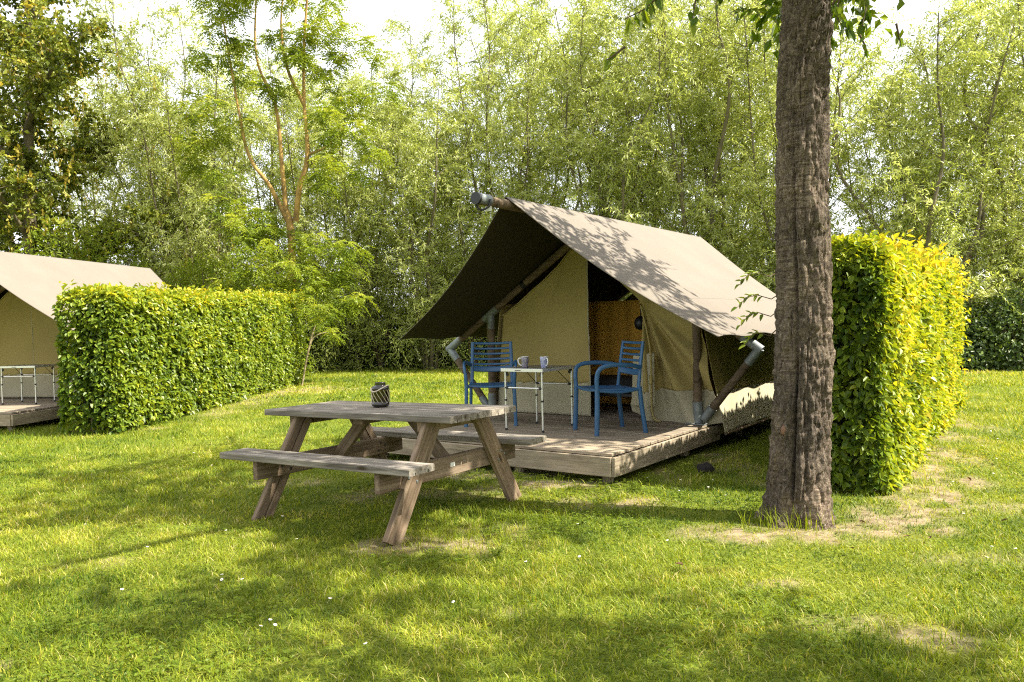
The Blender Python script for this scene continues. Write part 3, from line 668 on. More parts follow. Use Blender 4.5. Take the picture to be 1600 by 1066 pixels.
# ------------------------------------------------------------------ cherry tree: near trunk
def bark_mat():
    m, n = newmat('cherry_bark')
    b = N(n, 'ShaderNodeBsdfPrincipled', Roughness=.85); b.inputs['Specular IOR Level'].default_value = .3
    tc = n.nodes.new('ShaderNodeTexCoord')
    def nz(scale, detail=6, rough=.6, dist=0):
        mp = N(n, 'ShaderNodeMapping'); mp.inputs['Scale'].default_value = scale; n.links.new(tc.outputs['Object'], mp.inputs[0])
        z = N(n, 'ShaderNodeTexNoise', Scale=1.0, Detail=detail, Roughness=rough, Distortion=dist); n.links.new(mp.outputs[0], z.inputs['Vector']); return z.outputs[0]
    a = nz((17, 17, 17), 10, .78, 2.2); c = ramp(n, a, [(.30, (.022, .018, .013)), (.43, (.090, .070, .050)), (.56, (.22, .178, .137)), (.69, (.45, .385, .31))])
    h = nz((5, 5, 42), 7, .7, 1.5); patch = ramp(n, nz((3.2, 3.2, 2.2), 4), [(.45, (0, 0, 0)), (.60, (.9, .9, .9))])
    smooth = ramp(n, h, [(.36, (.06, .045, .034)), (.50, (.24, .185, .14)), (.66, (.44, .37, .29))])
    c = mix(n, patch, c, smooth)
    s = nz((2.4, 2.4, 1.6), 5); c = mix(n, .8, c, ramp(n, s, [(.35, (.55, .53, .50)), (.65, (1.25, 1.18, 1.08))]), 'MULTIPLY')
    fine = nz((95, 95, 70), 5, .7); c = mix(n, .8, c, ramp(n, fine, [(.36, (.45, .43, .40)), (.6, (1.2, 1.2, 1.2))]), 'MULTIPLY')
    li = nz((60, 60, 60), 2); lo = nz((4, 4, 3), 3)
    mm = N(n, 'ShaderNodeMath', _operation='MULTIPLY'); n.links.new(ramp(n, li, [(.58, (0, 0, 0)), (.68, (1, 1, 1))]), mm.inputs[0]); n.links.new(ramp(n, lo, [(.5, (0, 0, 0)), (.65, (.7, .7, .7))]), mm.inputs[1])
    c = mix(n, mm.outputs[0], c, (.20, .18, .05))
    n.links.new(c, b.inputs['Base Color'])
    b1 = N(n, 'ShaderNodeBump', Strength=1.0, Distance=.03); n.links.new(a, b1.inputs['Height'])
    b2 = N(n, 'ShaderNodeBump', Strength=.6, Distance=.006); n.links.new(h, b2.inputs['Height']); n.links.new(b1.outputs[0], b2.inputs['Normal'])
    b3 = N(n, 'ShaderNodeBump', Strength=.9, Distance=.006); n.links.new(fine, b3.inputs['Height']); n.links.new(b2.outputs[0], b3.inputs['Normal'])
    n.links.new(b3.outputs[0], b.inputs['Normal']); out(n, b.outputs[0]); return m
M_cbark = bark_mat()
TX, TY = 1.862, 5.12
cherry = thing('cherry_tree', 'cherry tree with thick furrowed trunk in front of the right hedge', 'tree', (TX, TY, 0))
def trunk_np(H, r0, r1, flare, lean, seed, nth=200, nz_=420, detail=1.0):
    th = np.linspace(0, 2*np.pi, nth, endpoint=False); z = np.linspace(-.12, H, nz_)
    TH, Z = np.meshgrid(th, z)
    t = np.clip(Z/H, 0, 1)
    r = r0+(r1-r0)*t**.8+flare*np.exp(-np.maximum(Z, 0)/.13)*(.55+.45*np.sin(TH*5+1+.8*np.sin(TH*2)))
    c, s = np.cos(TH), np.sin(TH)
    Pn = np.stack([c*1.0, s*1.0, Z*.5], -1)
    q = np.stack([c*2.1, s*2.1, Z*.9], -1)
    r = r*(1+.10*(vnoise(q, .8, seed, 2)-.5))
    # long furrows, flaking plates
    wz = (vnoise(np.stack([c*3, s*3, Z*3], -1), 1.0, seed+20, 2)-.5)*1.3
    fur = np.abs(vnoise(np.stack([c*3.0+wz, s*3.0+wz, Z*1.7], -1), 1.0, seed+1, 3)-.5)*2
    r = r-detail*.017*np.clip(1-fur*4.5, 0, 1)
    fl2 = np.abs(vnoise(np.stack([c*6.0+wz, s*6.0, Z*10+wz], -1), 1.0, seed+21, 3)-.5)*2; r = r-detail*.015*np.clip(1-fl2*3.5, 0, 1)
    pl = vnoise(np.stack([c*7, s*7, Z*9], -1), 1.0, seed+2, 3); r = r+detail*.030*(pl-.5)+detail*.012*(vnoise(np.stack([c*16, s*16, Z*22], -1), 1.0, seed+3, 3)-.5)
    # plates with raised lips
    pq = vnoise(np.stack([c*5, s*5, Z*5.5], -1), 1.0, seed+8, 3); r = r+detail*.016*(np.clip((pq-.5)*18, 0, 1)-.5)*np.clip(vnoise(np.stack([c*1.5, s*1.5, Z*1.2], -1), 1.0, seed+12, 2)*3-.9, 0, 1)
    # deep seam low on the left side facing the camera
    ang = np.arctan2(np.sin(TH-(-2.05-.10*np.sin(Z*2.2))), np.cos(TH-(-2.05-.10*np.sin(Z*2.2))))
    zm = np.clip((1.25-Z)/.35, 0, 1)*np.clip((Z-.10)/.15, 0, 1)
    r = r-detail*.055*np.exp(-(ang/.045)**2)*zm+detail*.016*np.exp(-((np.abs(ang)-.2)/.14)**2)*zm
    ang2 = np.arctan2(np.sin(TH+2.0+.12*Z), np.cos(TH+2.0+.12*Z))
    zm2 = np.clip((2.6-Z)/.4, 0, 1)*np.clip((Z-1.2)/.3, 0, 1)
    r = r-detail*.034*np.exp(-(ang2/.06)**2)*zm2+detail*.012*np.exp(-((ang2-.22)/.12)**2)*zm2
    # knots / burrs
    for (ka, kz, kr, kh) in ((-1.25, 2.02, .13, .016), (-1.0, 1.02, .12, .022), (-1.7, 2.45, .12, .012), (-1.3, 1.32, .10, .012), (-2.5, .62, .05, .010)):
        aa = np.arctan2(np.sin(TH-ka), np.cos(TH-ka)); dd = np.sqrt((aa*.2)**2+(Z-kz)**2)
        r = r+detail*kh*np.exp(-(dd/kr)**2)*(1+.5*(vnoise(np.stack([c*9, s*9, Z*14], -1), 1.0, seed+6, 2)-.5))
    cx = lean[0]*Z+.02*np.sin(Z*1.7); cy_ = lean[1]*Z
    V = np.stack([cx+c*r, cy_+s*r, Z], -1).reshape(-1, 3)
    i = np.arange(nz_-1)[:, None]*nth; j = np.arange(nth)[None]
    F = np.stack([i+j, i+(j+1) % nth, i+nth+(j+1) % nth, i+nth+j], -1).reshape(-1, 4)
    return V, F
V, F = trunk_np(4.0, .200, .152, .085, (.036, .0), 9)
link('trunk', mesh_np('trunk', V, F, M_cbark, smooth=True), cherry)
tube('wood_scar', [(-.120, -.128, .585), (-.118, -.127, .60), (-.118, -.127, .64), (-.118, -.125, .66)], [.006, .022, .018, .006], principled('bare_wood_scar', (.17, .085, .05), .8), cherry)
def crown_limbs(seed, z0, n, spread, rise, lean0=.08):
    g = np.random.default_rng(seed); o = []
    for k in range(n):
        az = 2*np.pi*k/n+g.uniform(-.3, .3); L = spread*g.uniform(.75, 1.1); c, s = math.cos(az), math.sin(az); h = rise*g.uniform(.6, 1.1)
        o.append(([(lean0, 0, z0-.25), (c*L*.25+lean0, s*L*.25, z0+h*.3), (c*L*.6+lean0, s*L*.6, z0+h*.65), (c*L+lean0, s*L, z0+h)], .085, .02))
    return o
LIMBS = crown_limbs(3, 3.95, 9, 2.9, 2.2, .14)+[([(.13, 0, 3.7), (.9, .5, 4.0), (1.9, 1.1, 4.5), (2.9, 1.9, 4.8)], .07, .015), ([(.13, 0, 3.75), (1.0, 1.2, 4.2), (1.7, 2.0, 4.9)], .06, .015)]
CK = dict(nb=15, bl=1.3, nt=10, tl=.5, nl=13, LL=.10, LW=.055, droop=.5, tmin=.15, up=.25, taper=.2)
wood, p, d, nn_, ti, L_, W_ = branchy(LIMBS, seed=4, thin=.40, **CK)
# the crown is open towards the sun, so that light reaches the trunk
tt = (p[:, 0]*SD.x+p[:, 1]*SD.y); lat = np.abs(-p[:, 0]*SD.y+p[:, 1]*SD.x); hz = p[:, 2]-tt*math.tan(SUN_EL)
kp = (p[:, 2] > 3.3) & ~((tt > .2) & (lat < .48) & (hz < 3.9) & (rng.random(len(p)) < .95))
v, f = join_np(wood); link('limbs', mesh_np('limbs', v, f, M_cbark, smooth=True), cherry)
link('crown', leaf_mesh('crown', p[kp], d[kp], nn_[kp], L_[kp], W_[kp], ti[kp], M_cherry), cherry)
# hanging sprays at the top of the picture: single leaves
cl5 = [leaf_mesh('leaf', np.zeros((1, 3)), np.array([[1., 0, 0]]), np.array([[0, 0, 1.]]), 1.0, .52, np.array([.25+.15*q]), M_cherry, six=True, curl=.14, fold=.18) for q in range(5)]
g = np.random.default_rng(91)
def hang(path, n, size):
    P = np.array(smooth_path(path, 6)); tube('branch', P-np.array([TX, TY, 0]), np.linspace(.008, .003, len(P)), M_twig, cherry, 6)
    s = np.linspace(0, 1, len(P))
    for q in range(n):
        t_ = .1+.9*(q+.5)/n; c = Vector([np.interp(t_, s, P[:, k]) for k in range(3)])-Vector((TX, TY, 0))
        X = Vector((g.normal()*.35, g.normal()*.35, -1)).normalized(); Z = Vector((g.normal(), -1+g.normal()*.6, .3)); Z = (Z-X*Z.dot(X)).normalized(); Y = Z.cross(X)
        sz = size*g.uniform(.7, 1.15)
        o = bpy.data.objects.new('leaf', cl5[g.integers(5)]); COL.objects.link(o); o.parent = cherry
        o.matrix_local = Matrix.Translation(c+Vector(g.normal(size=3)*.012)) @ Matrix((X, Y, Z)).transposed().to_4x4() @ Matrix.Diagonal((sz,)*3+(1,))
hang([(1.02, 4.25, 3.35), (.86, 4.2, 3.13), (.76, 4.18, 3.02), (.64, 4.15, 2.95)], 20, .095)
hang([(.62, 4.3, 3.25), (.60, 4.25, 3.12)], 6, .07)
hang([(.70, 4.6, 2.96), (.62, 4.6, 2.90), (.58, 4.6, 2.88)], 4, .075)
hang([(1.10, 4.4, 3.3), (1.07, 4.4, 3.12), (1.05, 4.4, 3.02)], 9, .07)
hang([(2.05, 4.9, 3.55), (2.10, 4.9, 3.40), (2.06, 4.85, 3.20), (2.12, 4.8, 3.10)], 26, .085)
hang([(2.15, 5.0, 3.5), (2.30, 5.0, 3.36), (2.26, 4.95, 3.18)], 22, .085)
hang([(2.3, 5.1, 3.2), (2.34, 5.1, 3.12), (2.36, 5.1, 3.05)], 5, .08)
hang([(2.55, 5.1, 3.25), (2.58, 5.1, 3.10)], 5, .075)
hang([(2.05, 4.9, 3.3), (2.2, 4.9, 3.5), (2.45, 4.9, 3.52)], 14, .08)

# more cherry trees of the same orchard row stand outside the frame and shade the lawn
def cherry_off(x, y, seed, label, sc=1.0):
    t = thing('cherry_tree', label, 'tree', (x, y, 0))
    V, F = trunk_np(3.2, .19, .16, .05, (0, 0), seed, 40, 40, .7)
    link('trunk', mesh_np('trunk', V, F, M_cbark, smooth=True), t)
    wood, p, d, nn_, ti, L_, W_ = branchy(crown_limbs(seed, 3.1, 8, 2.7, 2.8, 0), seed=seed, thin=.36, **CK)
    v, f = join_np(wood); link('limbs', mesh_np('limbs', v, f, M_cbark, smooth=True), t)
    link('crown', leaf_mesh('crown', p, d, nn_, L_, W_, ti, M_cherry), t); t.scale = (sc,)*3
    return t
cherry_off(3.5, .5, 21, 'cherry tree right of the camera, outside the photo, shading the front lawn')
cherry_off(8.6, .1, 23, 'cherry tree further right, outside the photo, shading the lawn corner')

# ------------------------------------------------------------------ tent frame of reference
DA = -.6219; DX, DY = .8008, 6.3197
def TW(x, y, z=0, A=DA, O=(DX, DY)):
    c, s = math.cos(A), math.sin(A); return (O[0]+c*x-s*y, O[1]+s*x+c*y, z)
DZ = .267
def make_deck(label, O, A):
    t = thing('deck', label, 'deck', (O[0], O[1], 0), A)
    y = .075; rg = random.Random(3)
    me = box_mesh(2.79, .138, .027, .004, M_deck, 'plank')
    while y < 5.15:
        link('plank', me, t, (-1.40+rg.uniform(-.004, .004), y, DZ-.0135+rg.uniform(-.001, .001))); y += .1445
    box('fascia', 2.80, .16, .032, M_fascia, t, (-1.40, -.016, DZ-.1085), (R(90), 0, 0))
    box('fascia', 2.35, .16, .032, M_fascia, t, (.017, 1.155, DZ-.1085), (R(90), 0, R(90)))
    box('fascia', 2.75, .10, .032, M_fascia, t, (.005, 3.74, DZ-.085), (R(90), 0, R(90)))
    box('fascia', 5.1, .15, .032, M_fascia, t, (-2.817, 2.55, DZ-.1085), (R(90), 0, R(90)))
    for x in (-.10, -1.0, -1.9, -2.70):
        box('joist', 5.0, .12, .045, M_fascia, t, (x, 2.56, DZ-.090), (R(90), 0, R(90)))
        for yy in (.10, 1.7, 3.3, 4.9): box('support_post', .16, .07, .07, M_fascia, t, (x, yy, .035), (0, R(90), 0))
    return t
make_deck('raised wooden deck carrying the tent, chairs and folding table', (DX, DY), DA)

def grid_np(fn, nu, nv, u0=0, u1=1, v0=0, v1=1):
    u = np.linspace(u0, u1, nu); v = np.linspace(v0, v1, nv); U, Vv = np.meshgrid(u, v)
    P = fn(U.ravel(), Vv.ravel())
    i = np.arange(nv-1)[:, None]*nu; j = np.arange(nu-1)[None]
    return P, np.stack([i+j, i+j+1, i+j+nu+1, i+j+nu], -1).reshape(-1, 4)
def cloth(name, P, F, mats, parent, thick=.003):
    o = link(name, mesh_np(name, P, F, mats, smooth=True), parent)
    s = o.modifiers.new('thickness', 'SOLIDIFY'); s.thickness = thick; s.offset = -1
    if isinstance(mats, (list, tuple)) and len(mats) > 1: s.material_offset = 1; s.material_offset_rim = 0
    return o
def split_cloth(names, P, F, z, mats, parent, wob=0):
    c = P[F].mean(1); zz = z(c) if callable(z) else z
    for nm_, mk, m_ in ((names[0], c[:, 2] >= zz, mats[0]), (names[1], c[:, 2] < zz, mats[1])):
        f = F[mk]; idx, inv = np.unique(f, return_inverse=True)
        cloth(nm_, P[idx], inv.reshape(f.shape), m_, parent)
XC = -1.34; HW = 1.898
def fly_z(x): return 2.57-1.37*abs(x-XC)/HW
def make_tent(label, O, A, open_door=True):
    t = thing('safari_tent', label, 'tent', (O[0], O[1], 0), A)
    # roof
    def fly(u, v):
        a = np.abs(u); bow = .05*np.sin(np.pi*a)
        yf = .44+.48*a+bow; yb = 5.31-.46*a-bow; y = yf+(yb-yf)*v
        front = np.exp(-(y-yf)/.55)+np.exp(-(yb-y)/.55)
        z = 2.57-1.37*a-np.sin(np.pi*a)*(.012+.085*np.exp(-(y-yf)/.45)+.03*np.exp(-(yb-y)/.12))
        z = z+.012*np.sin(v*26)*a**6+.022*(vnoise(np.stack([u*3, y*1.2, u*0], -1), 1.0, 4, 2)-.5)*np.sin(np.pi*a)
        z = z-.03*np.exp(-(a/.03)**2)*0
        return np.stack([XC+HW*u, y, z], 1)
    P, F = grid_np(fly, 97, 110, -1, 1)
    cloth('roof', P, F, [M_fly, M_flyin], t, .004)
    # hem seams along the roof edges and a ridge seam
    for sg in (-1, 1):
        q = fly(np.full(60, float(sg)), np.linspace(0, 1, 60)); tube('hem', q+np.array([0, 0, .001]), .007, M_fly, t, 6)
    for a_ in (-.72, .72):
        q = fly(np.full(60, a_), np.linspace(0.004, .996, 60)); tube('seam', q+np.array([0, 0, -.0005]), .0028, M_fly, t, 6)
    # poles
    def pole(name, pts, r, parent=t): return tube(name, pts, r, M_pole, parent, 14)
    def along(a_, b_, s): return tuple(a_[k]+(b_[k]-a_[k])*s for k in range(3))
    ra, rb_ = (XC, .02, 2.495), (XC, 5.30, 2.48)
    rp = link('ridge_pole', pole_mesh(ra, rb_, .047), t)
    tube('end_sleeve', [(XC, -.02, 2.50), (XC, .17, 2.50)], .052, M_zinc, rp, 20); tube('end_cap', [(XC, -.03, 2.50), (XC, .0, 2.50)], .056, M_black, rp, 20)
    for y in (2.06, 4.72):
        for sg, px in ((1, -.10), (-1, -2.78)):
            top = (XC+sg*.03, y, 2.41); elb = (-1.45+sg*2.0, y, 1.05); kq = (px-top[0])/(elb[0]-top[0])
            r_ = link('rafter', pole_mesh(top, elb, .044), t)
            tube('elbow_sleeve', [along(elb, top, .09), along(elb, top, -.012)], .048, M_zinc, r_, 14)
            if y < 3: tube('joint_band', [along(top, elb, .42), along(top, elb, .445)], .049, M_black, r_, 14)
            zt = 2.41+(elb[2]-2.41)*kq
            po = link('post', pole_mesh((px, y, DZ+.02), (px, y, zt-.03), .045 if sg > 0 else .050), t)
            tube('top_sleeve', [(px, y, zt-.19), (px, y, zt-.02)], .052, M_zinc, po, 14)
            tube('rafter_clamp', [along(top, elb, kq-.05), along(top, elb, kq+.05)], .053, M_zinc, po, 14)
            tube('base_sleeve', [(px, y, DZ+.015), (px, y, DZ+.235)], .053, M_zinc, po, 14)
            box('base_plate', .20, .20, .012, M_zinc, po, (px, y, DZ+.008), bev=.002)
            b0 = (px+sg*.06, y, DZ+.05)
            br = link('brace', pole_mesh(b0, elb, .042), t)
            tube('lower_sleeve', [along(b0, elb, .0), along(b0, elb, .17)], .047, M_zinc, br, 14)
            tube('upper_sleeve', [along(b0, elb, .80), along(b0, elb, 1.01)], .047, M_zinc, br, 14)
    # front wall, y = 2.1
    def top_z(x):
        return np.minimum(np.interp(x, [-2.68, -2.6, -2.306, -2.01, -1.63, -1.40], [1.42, 1.47, 1.655, 1.86, 2.19, 2.40]), 9)
    def wl(u, v):
        x = -2.62+1.20*u-(1-v)*.15*(1-u); zt = top_z(-2.62+1.20*u); z = .275+(zt-.275)*v
        y = 2.12+.010*np.sin(x*9+z*3)+.018*np.exp(-((x+2.1-.35*(z-1.2))/.05)**2)*np.clip(z-.9, 0, 1)+.015*(vnoise(np.stack([x, z, z*0], -1), 3, 8, 2)-.5)
        y = y-.012*np.exp(-(zt-z)/.03)
        return np.stack([x, y, z], 1)
    P, F = grid_np(wl, 50, 60)
    split_cloth(('front_wall', 'front_valance'), P, F, .645, (M_wall, M_valance), t)
    edge = wl(np.linspace(0, 1, 30), np.ones(30)); tube('wall_hem', edge-np.array([0, .008, 0]), .008, M_wall, t, 6)
    edge = wl(np.ones(20), np.linspace(0, 1, 20)); tube('door_hem', edge-np.array([0, .006, 0]), .009, M_valance, t, 6)
    if open_door:
        tie = np.array([-.708, 1.537])
        Lt = np.array([0, .22, .38, .66, .92, 1.0]); LX = [-1.38, -1.08, -.708, -.775, -.90, -.88]; LZ = [2.28, 1.87, 1.537, .945, .434, .36]
        def fl(u, v):
            lx = np.interp(v, Lt, LX); lz = np.interp(v, Lt, LZ)
            rx = -.095+.24*np.clip((v-.25)/.75, 0, 1)**1.25; rz = np.interp(v, [0, .38, 1], [1.66, 1.36, .285])
            x = lx+(rx-lx)*u; z = lz+(rz-lz)*u-.10*np.sin(np.pi*u)*np.clip((v-.6)/.4, 0, 1)*(1-.2*u)
            dx, dz = x-tie[0], z-tie[1]; ang = np.arctan2(dx, -dz); r = np.hypot(dx, dz)
            below = np.clip((v-.36)/.15, 0, 1)
            y = 2.08+below*(-.075*np.clip(r/.5, 0, 1)*np.sin(ang*17+1.0)*np.exp(-((ang-.35)/.65)**2)-.03*np.sin(ang*31)*np.exp(-((ang-.1)/.3)**2))
            y = y-.03*np.exp(-(r/.08)**2)+.01*(vnoise(np.stack([x, z, z*0], -1), 5, 9, 2)-.5)
            return np.stack([x, y, z], 1)
        P, F = grid_np(fl, 90, 90)
        split_cloth(('door_flap', 'flap_valance'), P, F, lambda c: .62-.10*(c[:, 0]+.1)*0-.35*np.clip(-c[:, 0]-.55, 0, 1), (M_wall, M_valance), t)
        def pl(u, v): return np.stack([-.81+.25*u-.03*(1-v)*(1-u), 2.005+.012*np.sin(u*4)+.01*v, .425+.57*v+.01*u], 1)
        P, F = grid_np(pl, 10, 20); cloth('turned_back_corner', P, F, M_valance, t)
        tube('tie_strap', smooth_path([(-.708, 2.01, 1.52), (-.60, 1.98, 1.1), (-.585, 1.98, .75), (-.590, 1.985, .45), (-.56, 1.98, .31), (-.48, 1.95, .285)], 5), .011, M_wall, t, 6)
        box('strap_knot', .035, .03, .10, M_wall, t, (-.588, 1.975, .72), bev=.008)
        tube('tie_cord', smooth_path([(-.72, 2.0, 1.54), (-.68, 1.99, 1.56), (-.64, 2.0, 1.60)], 4), .008, M_wall, t, 6)
    else:
        def wr(u, v):
            x = -1.415+(1.33+.22*(1-v)**1.2)*u; zt = fly_z(x)-.14; z = .275+(zt-.275)*v
            return np.stack([x, 2.11+.012*np.sin(x*8+z*2)+.012*(vnoise(np.stack([x, z, z*0], -1), 3, 18, 2)-.5), z], 1)
        P, F = grid_np(wr, 50, 60); split_cloth(('front_wall', 'front_valance'), P, F, .645, (M_wall, M_valance), t)
        tube('hanging_cable', smooth_path([(-.33, 2.04, 1.62), (-.32, 2.03, 1.0), (-.345, 2.03, .6), (-.36, 2.02, .45), (-.35, 2.02, .29), (-.1, 1.95, .285), (.0, 1.9, .29)], 5), .009, M_black, t, 6)
    # side and back walls
    for sg, x0 in ((1, -.09), (-1, -2.66)):
        def sw(u, v):
            y = 2.10+2.88*u; z = .185+(1.60-.185)*v
            bul = .25*(1-v)**1.15; x = x0+sg*(bul+.012*np.sin(y*7+2*np.sin(y*2))*(1-v)**1.5+.006*np.sin(y*23+3*np.sin(y*5))*(1-v)**3)+.02*(vnoise(np.stack([y, z, z*0], -1), 2.5, 28, 2)-.5)
            return np.stack([x, y, z], 1)
        P, F = grid_np(sw, 120, 50)
        if sg < 0: F = F[:, ::-1]
        split_cloth(('side_wall', 'side_valance'), P, F, .60, (M_wall, M_valance), t)
        tube('bottom_batten', [(x0+sg*.26, 2.12, .175), (x0+sg*.26, 4.95, .175)], .016, M_pole, t, 6)
    def bw(u, v):
        x = -2.66+2.57*u; zt = fly_z(x)-.10; z = .19+(zt-.19)*v; return np.stack([x, 4.98+.01*np.sin(x*8), z], 1)
    P, F = grid_np(bw, 40, 30); cloth('back_wall', P, F[:, ::-1], M_wall, t)
    if open_door:
        def inn(u, v): x = -2.50+2.14*u; return np.stack([x, 3.25+.02*np.sin(x*11)+.015*np.sin(x*27), .30+1.32*v], 1)
        P, F = grid_np(inn, 90, 20); cloth('inner_cloth', P, F, M_inner, t)
        def inr(u, v): y = 3.25-1.0*u; return np.stack([-.36+.015*np.sin(y*19), y, .30+1.32*v], 1)
        P, F = grid_np(inr, 40, 20); cloth('inner_cloth', P, F, M_inner, t)
    # maker's tag and buckle at the ridge end
    box('ridge_tag', .075, .004, .045, M_white, t, (XC+.03, .12, 2.415), (0, 0, 0), .001)
    tube('ridge_strap', smooth_path([(XC-.06, .04, 2.50), (XC-.045, .05, 2.43), (XC, .06, 2.40), (XC+.05, .1, 2.43), (XC+.06, .12, 2.5)], 4), .010, M_black, t, 6)
    return t
def pole_mesh(a, b, r):
    """round pole; local frame has X along the pole so that the grain follows it -> mesh in parent space, slight taper and wobble"""
    a, b = np.array(a), np.array(b); s = np.linspace(0, 1, 14)[:, None]; P = a+(b-a)*s
    P = P+(vnoise(P, 1.7, 5)[:, None]-.5)*.008
    return sweep_mesh('pole', P, r*(1+.03*np.sin(s[:, 0]*9)), None, M_pole, 16)
make_tent('open beige canvas safari tent on the deck behind the picnic table', (DX, DY), DA, True)
LT_O, LT_A = (-7.00, 10.80), -.15
make_deck('raised wooden deck of the second tent at the left edge', LT_O, LT_A)
make_tent('closed safari tent cut off by the left edge, behind the left hedge', LT_O, LT_A, False).scale = (1, 1, 1.045)

# white end tag lettering stays illegible in the photo: only the plate is built
# bed and lamp inside the open tent
bx, by, _ = TW(-1.25, 3.95)
t = thing('camp_bed', 'low dark bed deep inside the open tent doorway', 'bed', TW(-1.15, 2.75, DZ), DA)
box('mattress', 1.5, .60, .16, M_blackcloth, t, (0, 0, .34), bev=.03); box('frame', 1.5, .62, .04, M_black, t, (0, 0, .23))
for sx in (-.7, .7):
    for sy in (-.27, .27): box('leg', .04, .04, .21, M_black, t, (sx, sy, .105), bev=.004)
t = thing('hanging_lamp', 'round black lamp hanging inside the tent doorway', 'lamp', TW(-.98, 2.55, 1.32), DA)
link('shade', lathe_mesh('shade', [(.0, .09), (.02, .09), (.05, .07), (.072, .03), (.075, 0), (.062, -.04), (.03, -.065), (0, -.07)], M_black), t)
tube('cord', [(0, 0, .085), (0, 0, .85)], .006, M_black, t, 6)

# ------------------------------------------------------------------ blue plastic armchairs
def make_chair(label, loc, rz):
    t = thing('armchair', label, 'chair', loc, rz, 'blue plastic armchairs on the deck')
    hw = .25
    # front leg + arm in one sweep each side is two parts: leg (foot to seat) and armrest (seat to backrest)
    for sx in (-1, 1):
        x = sx*hw
        link('leg', sweep_mesh('leg', smooth_path([(x*1.06, -.262, 0), (x*1.04, -.252, .22), (x*1.02, -.245, .44)], 5), .019, .022, M_blue, 12, (0, 1, 0), super_=.6), t)
        link('leg', sweep_mesh('leg', smooth_path([(x*1.02, .262, 0), (x*.98, .232, .22), (x*.94, .21, .45)], 5), .018, .021, M_blue, 12, (0, 1, 0), super_=.6), t)
        link('armrest', sweep_mesh('armrest', smooth_path([(x*1.02, -.245, .43), (x*1.05, -.25, .55), (x*1.10, -.225, .63), (x*1.12, -.14, .665), (x*1.10, .02, .668), (x*1.04, .14, .655), (x*.93, .235, .63)], 5),
            [.019]*3+[.020]*3+[.021]*25, [.020]*6+[.016]*5+[.014]*20, M_blue, 12, (sx*1., 0, .001), super_=.6), t)
    # seat: dished, with waterfall front
    def seat(u, v):
        x = (u-.5)*2*(.242-.018*v); y = -.25+.47*v; z = .445-.022*np.sin(np.pi*v)*(1-(2*u-1)**4)-.030*np.clip(.14-v, 0, 1)*7*(1-(2*u-1)**2)*.6-.012*v
        return np.stack([x, y, z], 1)
    P, F = grid_np(seat, 25, 25)
    o = link('seat', mesh_np('seat', P, F, M_blue, smooth=True), t); s = o.modifiers.new('thickness', 'SOLIDIFY'); s.thickness = .020; s.offset = -1
    bv = o.modifiers.new('edge', 'BEVEL'); bv.width = .004; bv.segments = 2; bv.limit_method = 'ANGLE'
    for sx in (-1, 1):
        link('seat_rail', sweep_mesh('seat_rail', smooth_path([(sx*.245, -.24, .425), (sx*.240, 0, .405), (sx*.228, .215, .425)], 6), .014, .024, M_blue, 10, (sx*1., 0, .001), super_=.6), t)
    # back: two uprights, curved slats
    for sx in (-1, 1):
        link('back_upright', sweep_mesh('back_upright', smooth_path([(sx*.225, .205, .43), (sx*.222, .225, .60), (sx*.218, .248, .76), (sx*.213, .270, .885)], 6), .019, .014, M_blue, 12, (0, 1, 0), super_=.55), t)
    for k in range(6):
        z = .875-k*.058 if k < 5 else .595; hz = .012 if 0 < k < 5 else (.014 if k == 0 else .032)
        yb = np.interp(z, [.43, .60, .76, .885], [.205, .225, .248, .270])
        link('slat', sweep_mesh('slat', smooth_path([(-.215, yb, z), (-.11, yb+.030, z-(.006 if k < 5 else .012)), (0, yb+.040, z-(.008 if k < 5 else .016)), (.11, yb+.030, z-(.006 if k < 5 else .012)), (.215, yb, z)], 4), .009, hz, M_blue, 10, (0, .35, 1), super_=.6), t)
    return t
make_chair('blue slatted plastic armchair on the left, facing the camera, in front of the post', (-.236, 8.48, DZ), -.02)
make_chair('blue slatted plastic armchair on the right, turned side-on to the table', (.952, 7.665, DZ), -1.255)

# ------------------------------------------------------------------ folding camping tables
def make_ctable(label, loc, rz, H=.632, LX=.50, LY=.66, group='aluminium folding camping tables'):
    t = thing('folding_table', label, 'table', loc, rz, group)
    box('tabletop', LX-.014, LY-.014, .022, M_tabgrey, t, (0, 0, H-.0105), bev=.002)
    for sy in (-1, 1): box('edge_trim', LX, .012, .034, M_alu, t, (0, sy*(LY/2-.006), H-.016), bev=.003)
    for sx in (-1, 1): box('edge_trim', LY-.026, .012, .034, M_alu, t, (sx*(LX/2-.006), 0, H-.016), (0, 0, R(90)), .003)
    mk = box_mesh(.07, .002, .010, 0, M_tabgrey, 'lettering')
    link('printed_mark', mk, t, (-.04, -LY/2-.001, H-.018))
    for sx in (-1, 1):
        for sy in (-1, 1):
            x, y = sx*(LX/2-.03), sy*(LY/2-.04)
            lg = tube('leg', [(x, y, .0), (x, y, H-.03)], [.0105, .0105], M_alu, t, 12)
            tube('collar', [(x, y, .30), (x, y, .318)], .0145, M_black, lg, 12); tube('foot_cap', [(x, y, .0), (x, y, .022)], .0135, M_black, lg, 12)
            box('hinge', .03, .012, .05, M_black, lg, (x-sx*.012, y-sy*.010, H-.055), (0, sx*.5, 0), .002)
    for sy in (-1, 1):
        y = sy*(LY/2-.04); z = .435 if sy < 0 else .44
        cb = tube('crossbar', [(-LX/2+.035, y, z), (LX/2-.035, y, z)], .0085, M_alu, t, 10)
        for sx in (-1, 1): tube('bracket', [(sx*(LX/2-.03), y, z), (sx*(LX/2-.065), y, z)], .013, M_black, cb, 10)
    for sx in (-1, 1): tube('stay', [(sx*(LX/2-.04), LY/2-.05, .44), (sx*(LX/2-.05), .05, H-.04)], .0035, M_black, t, 6)
    return t
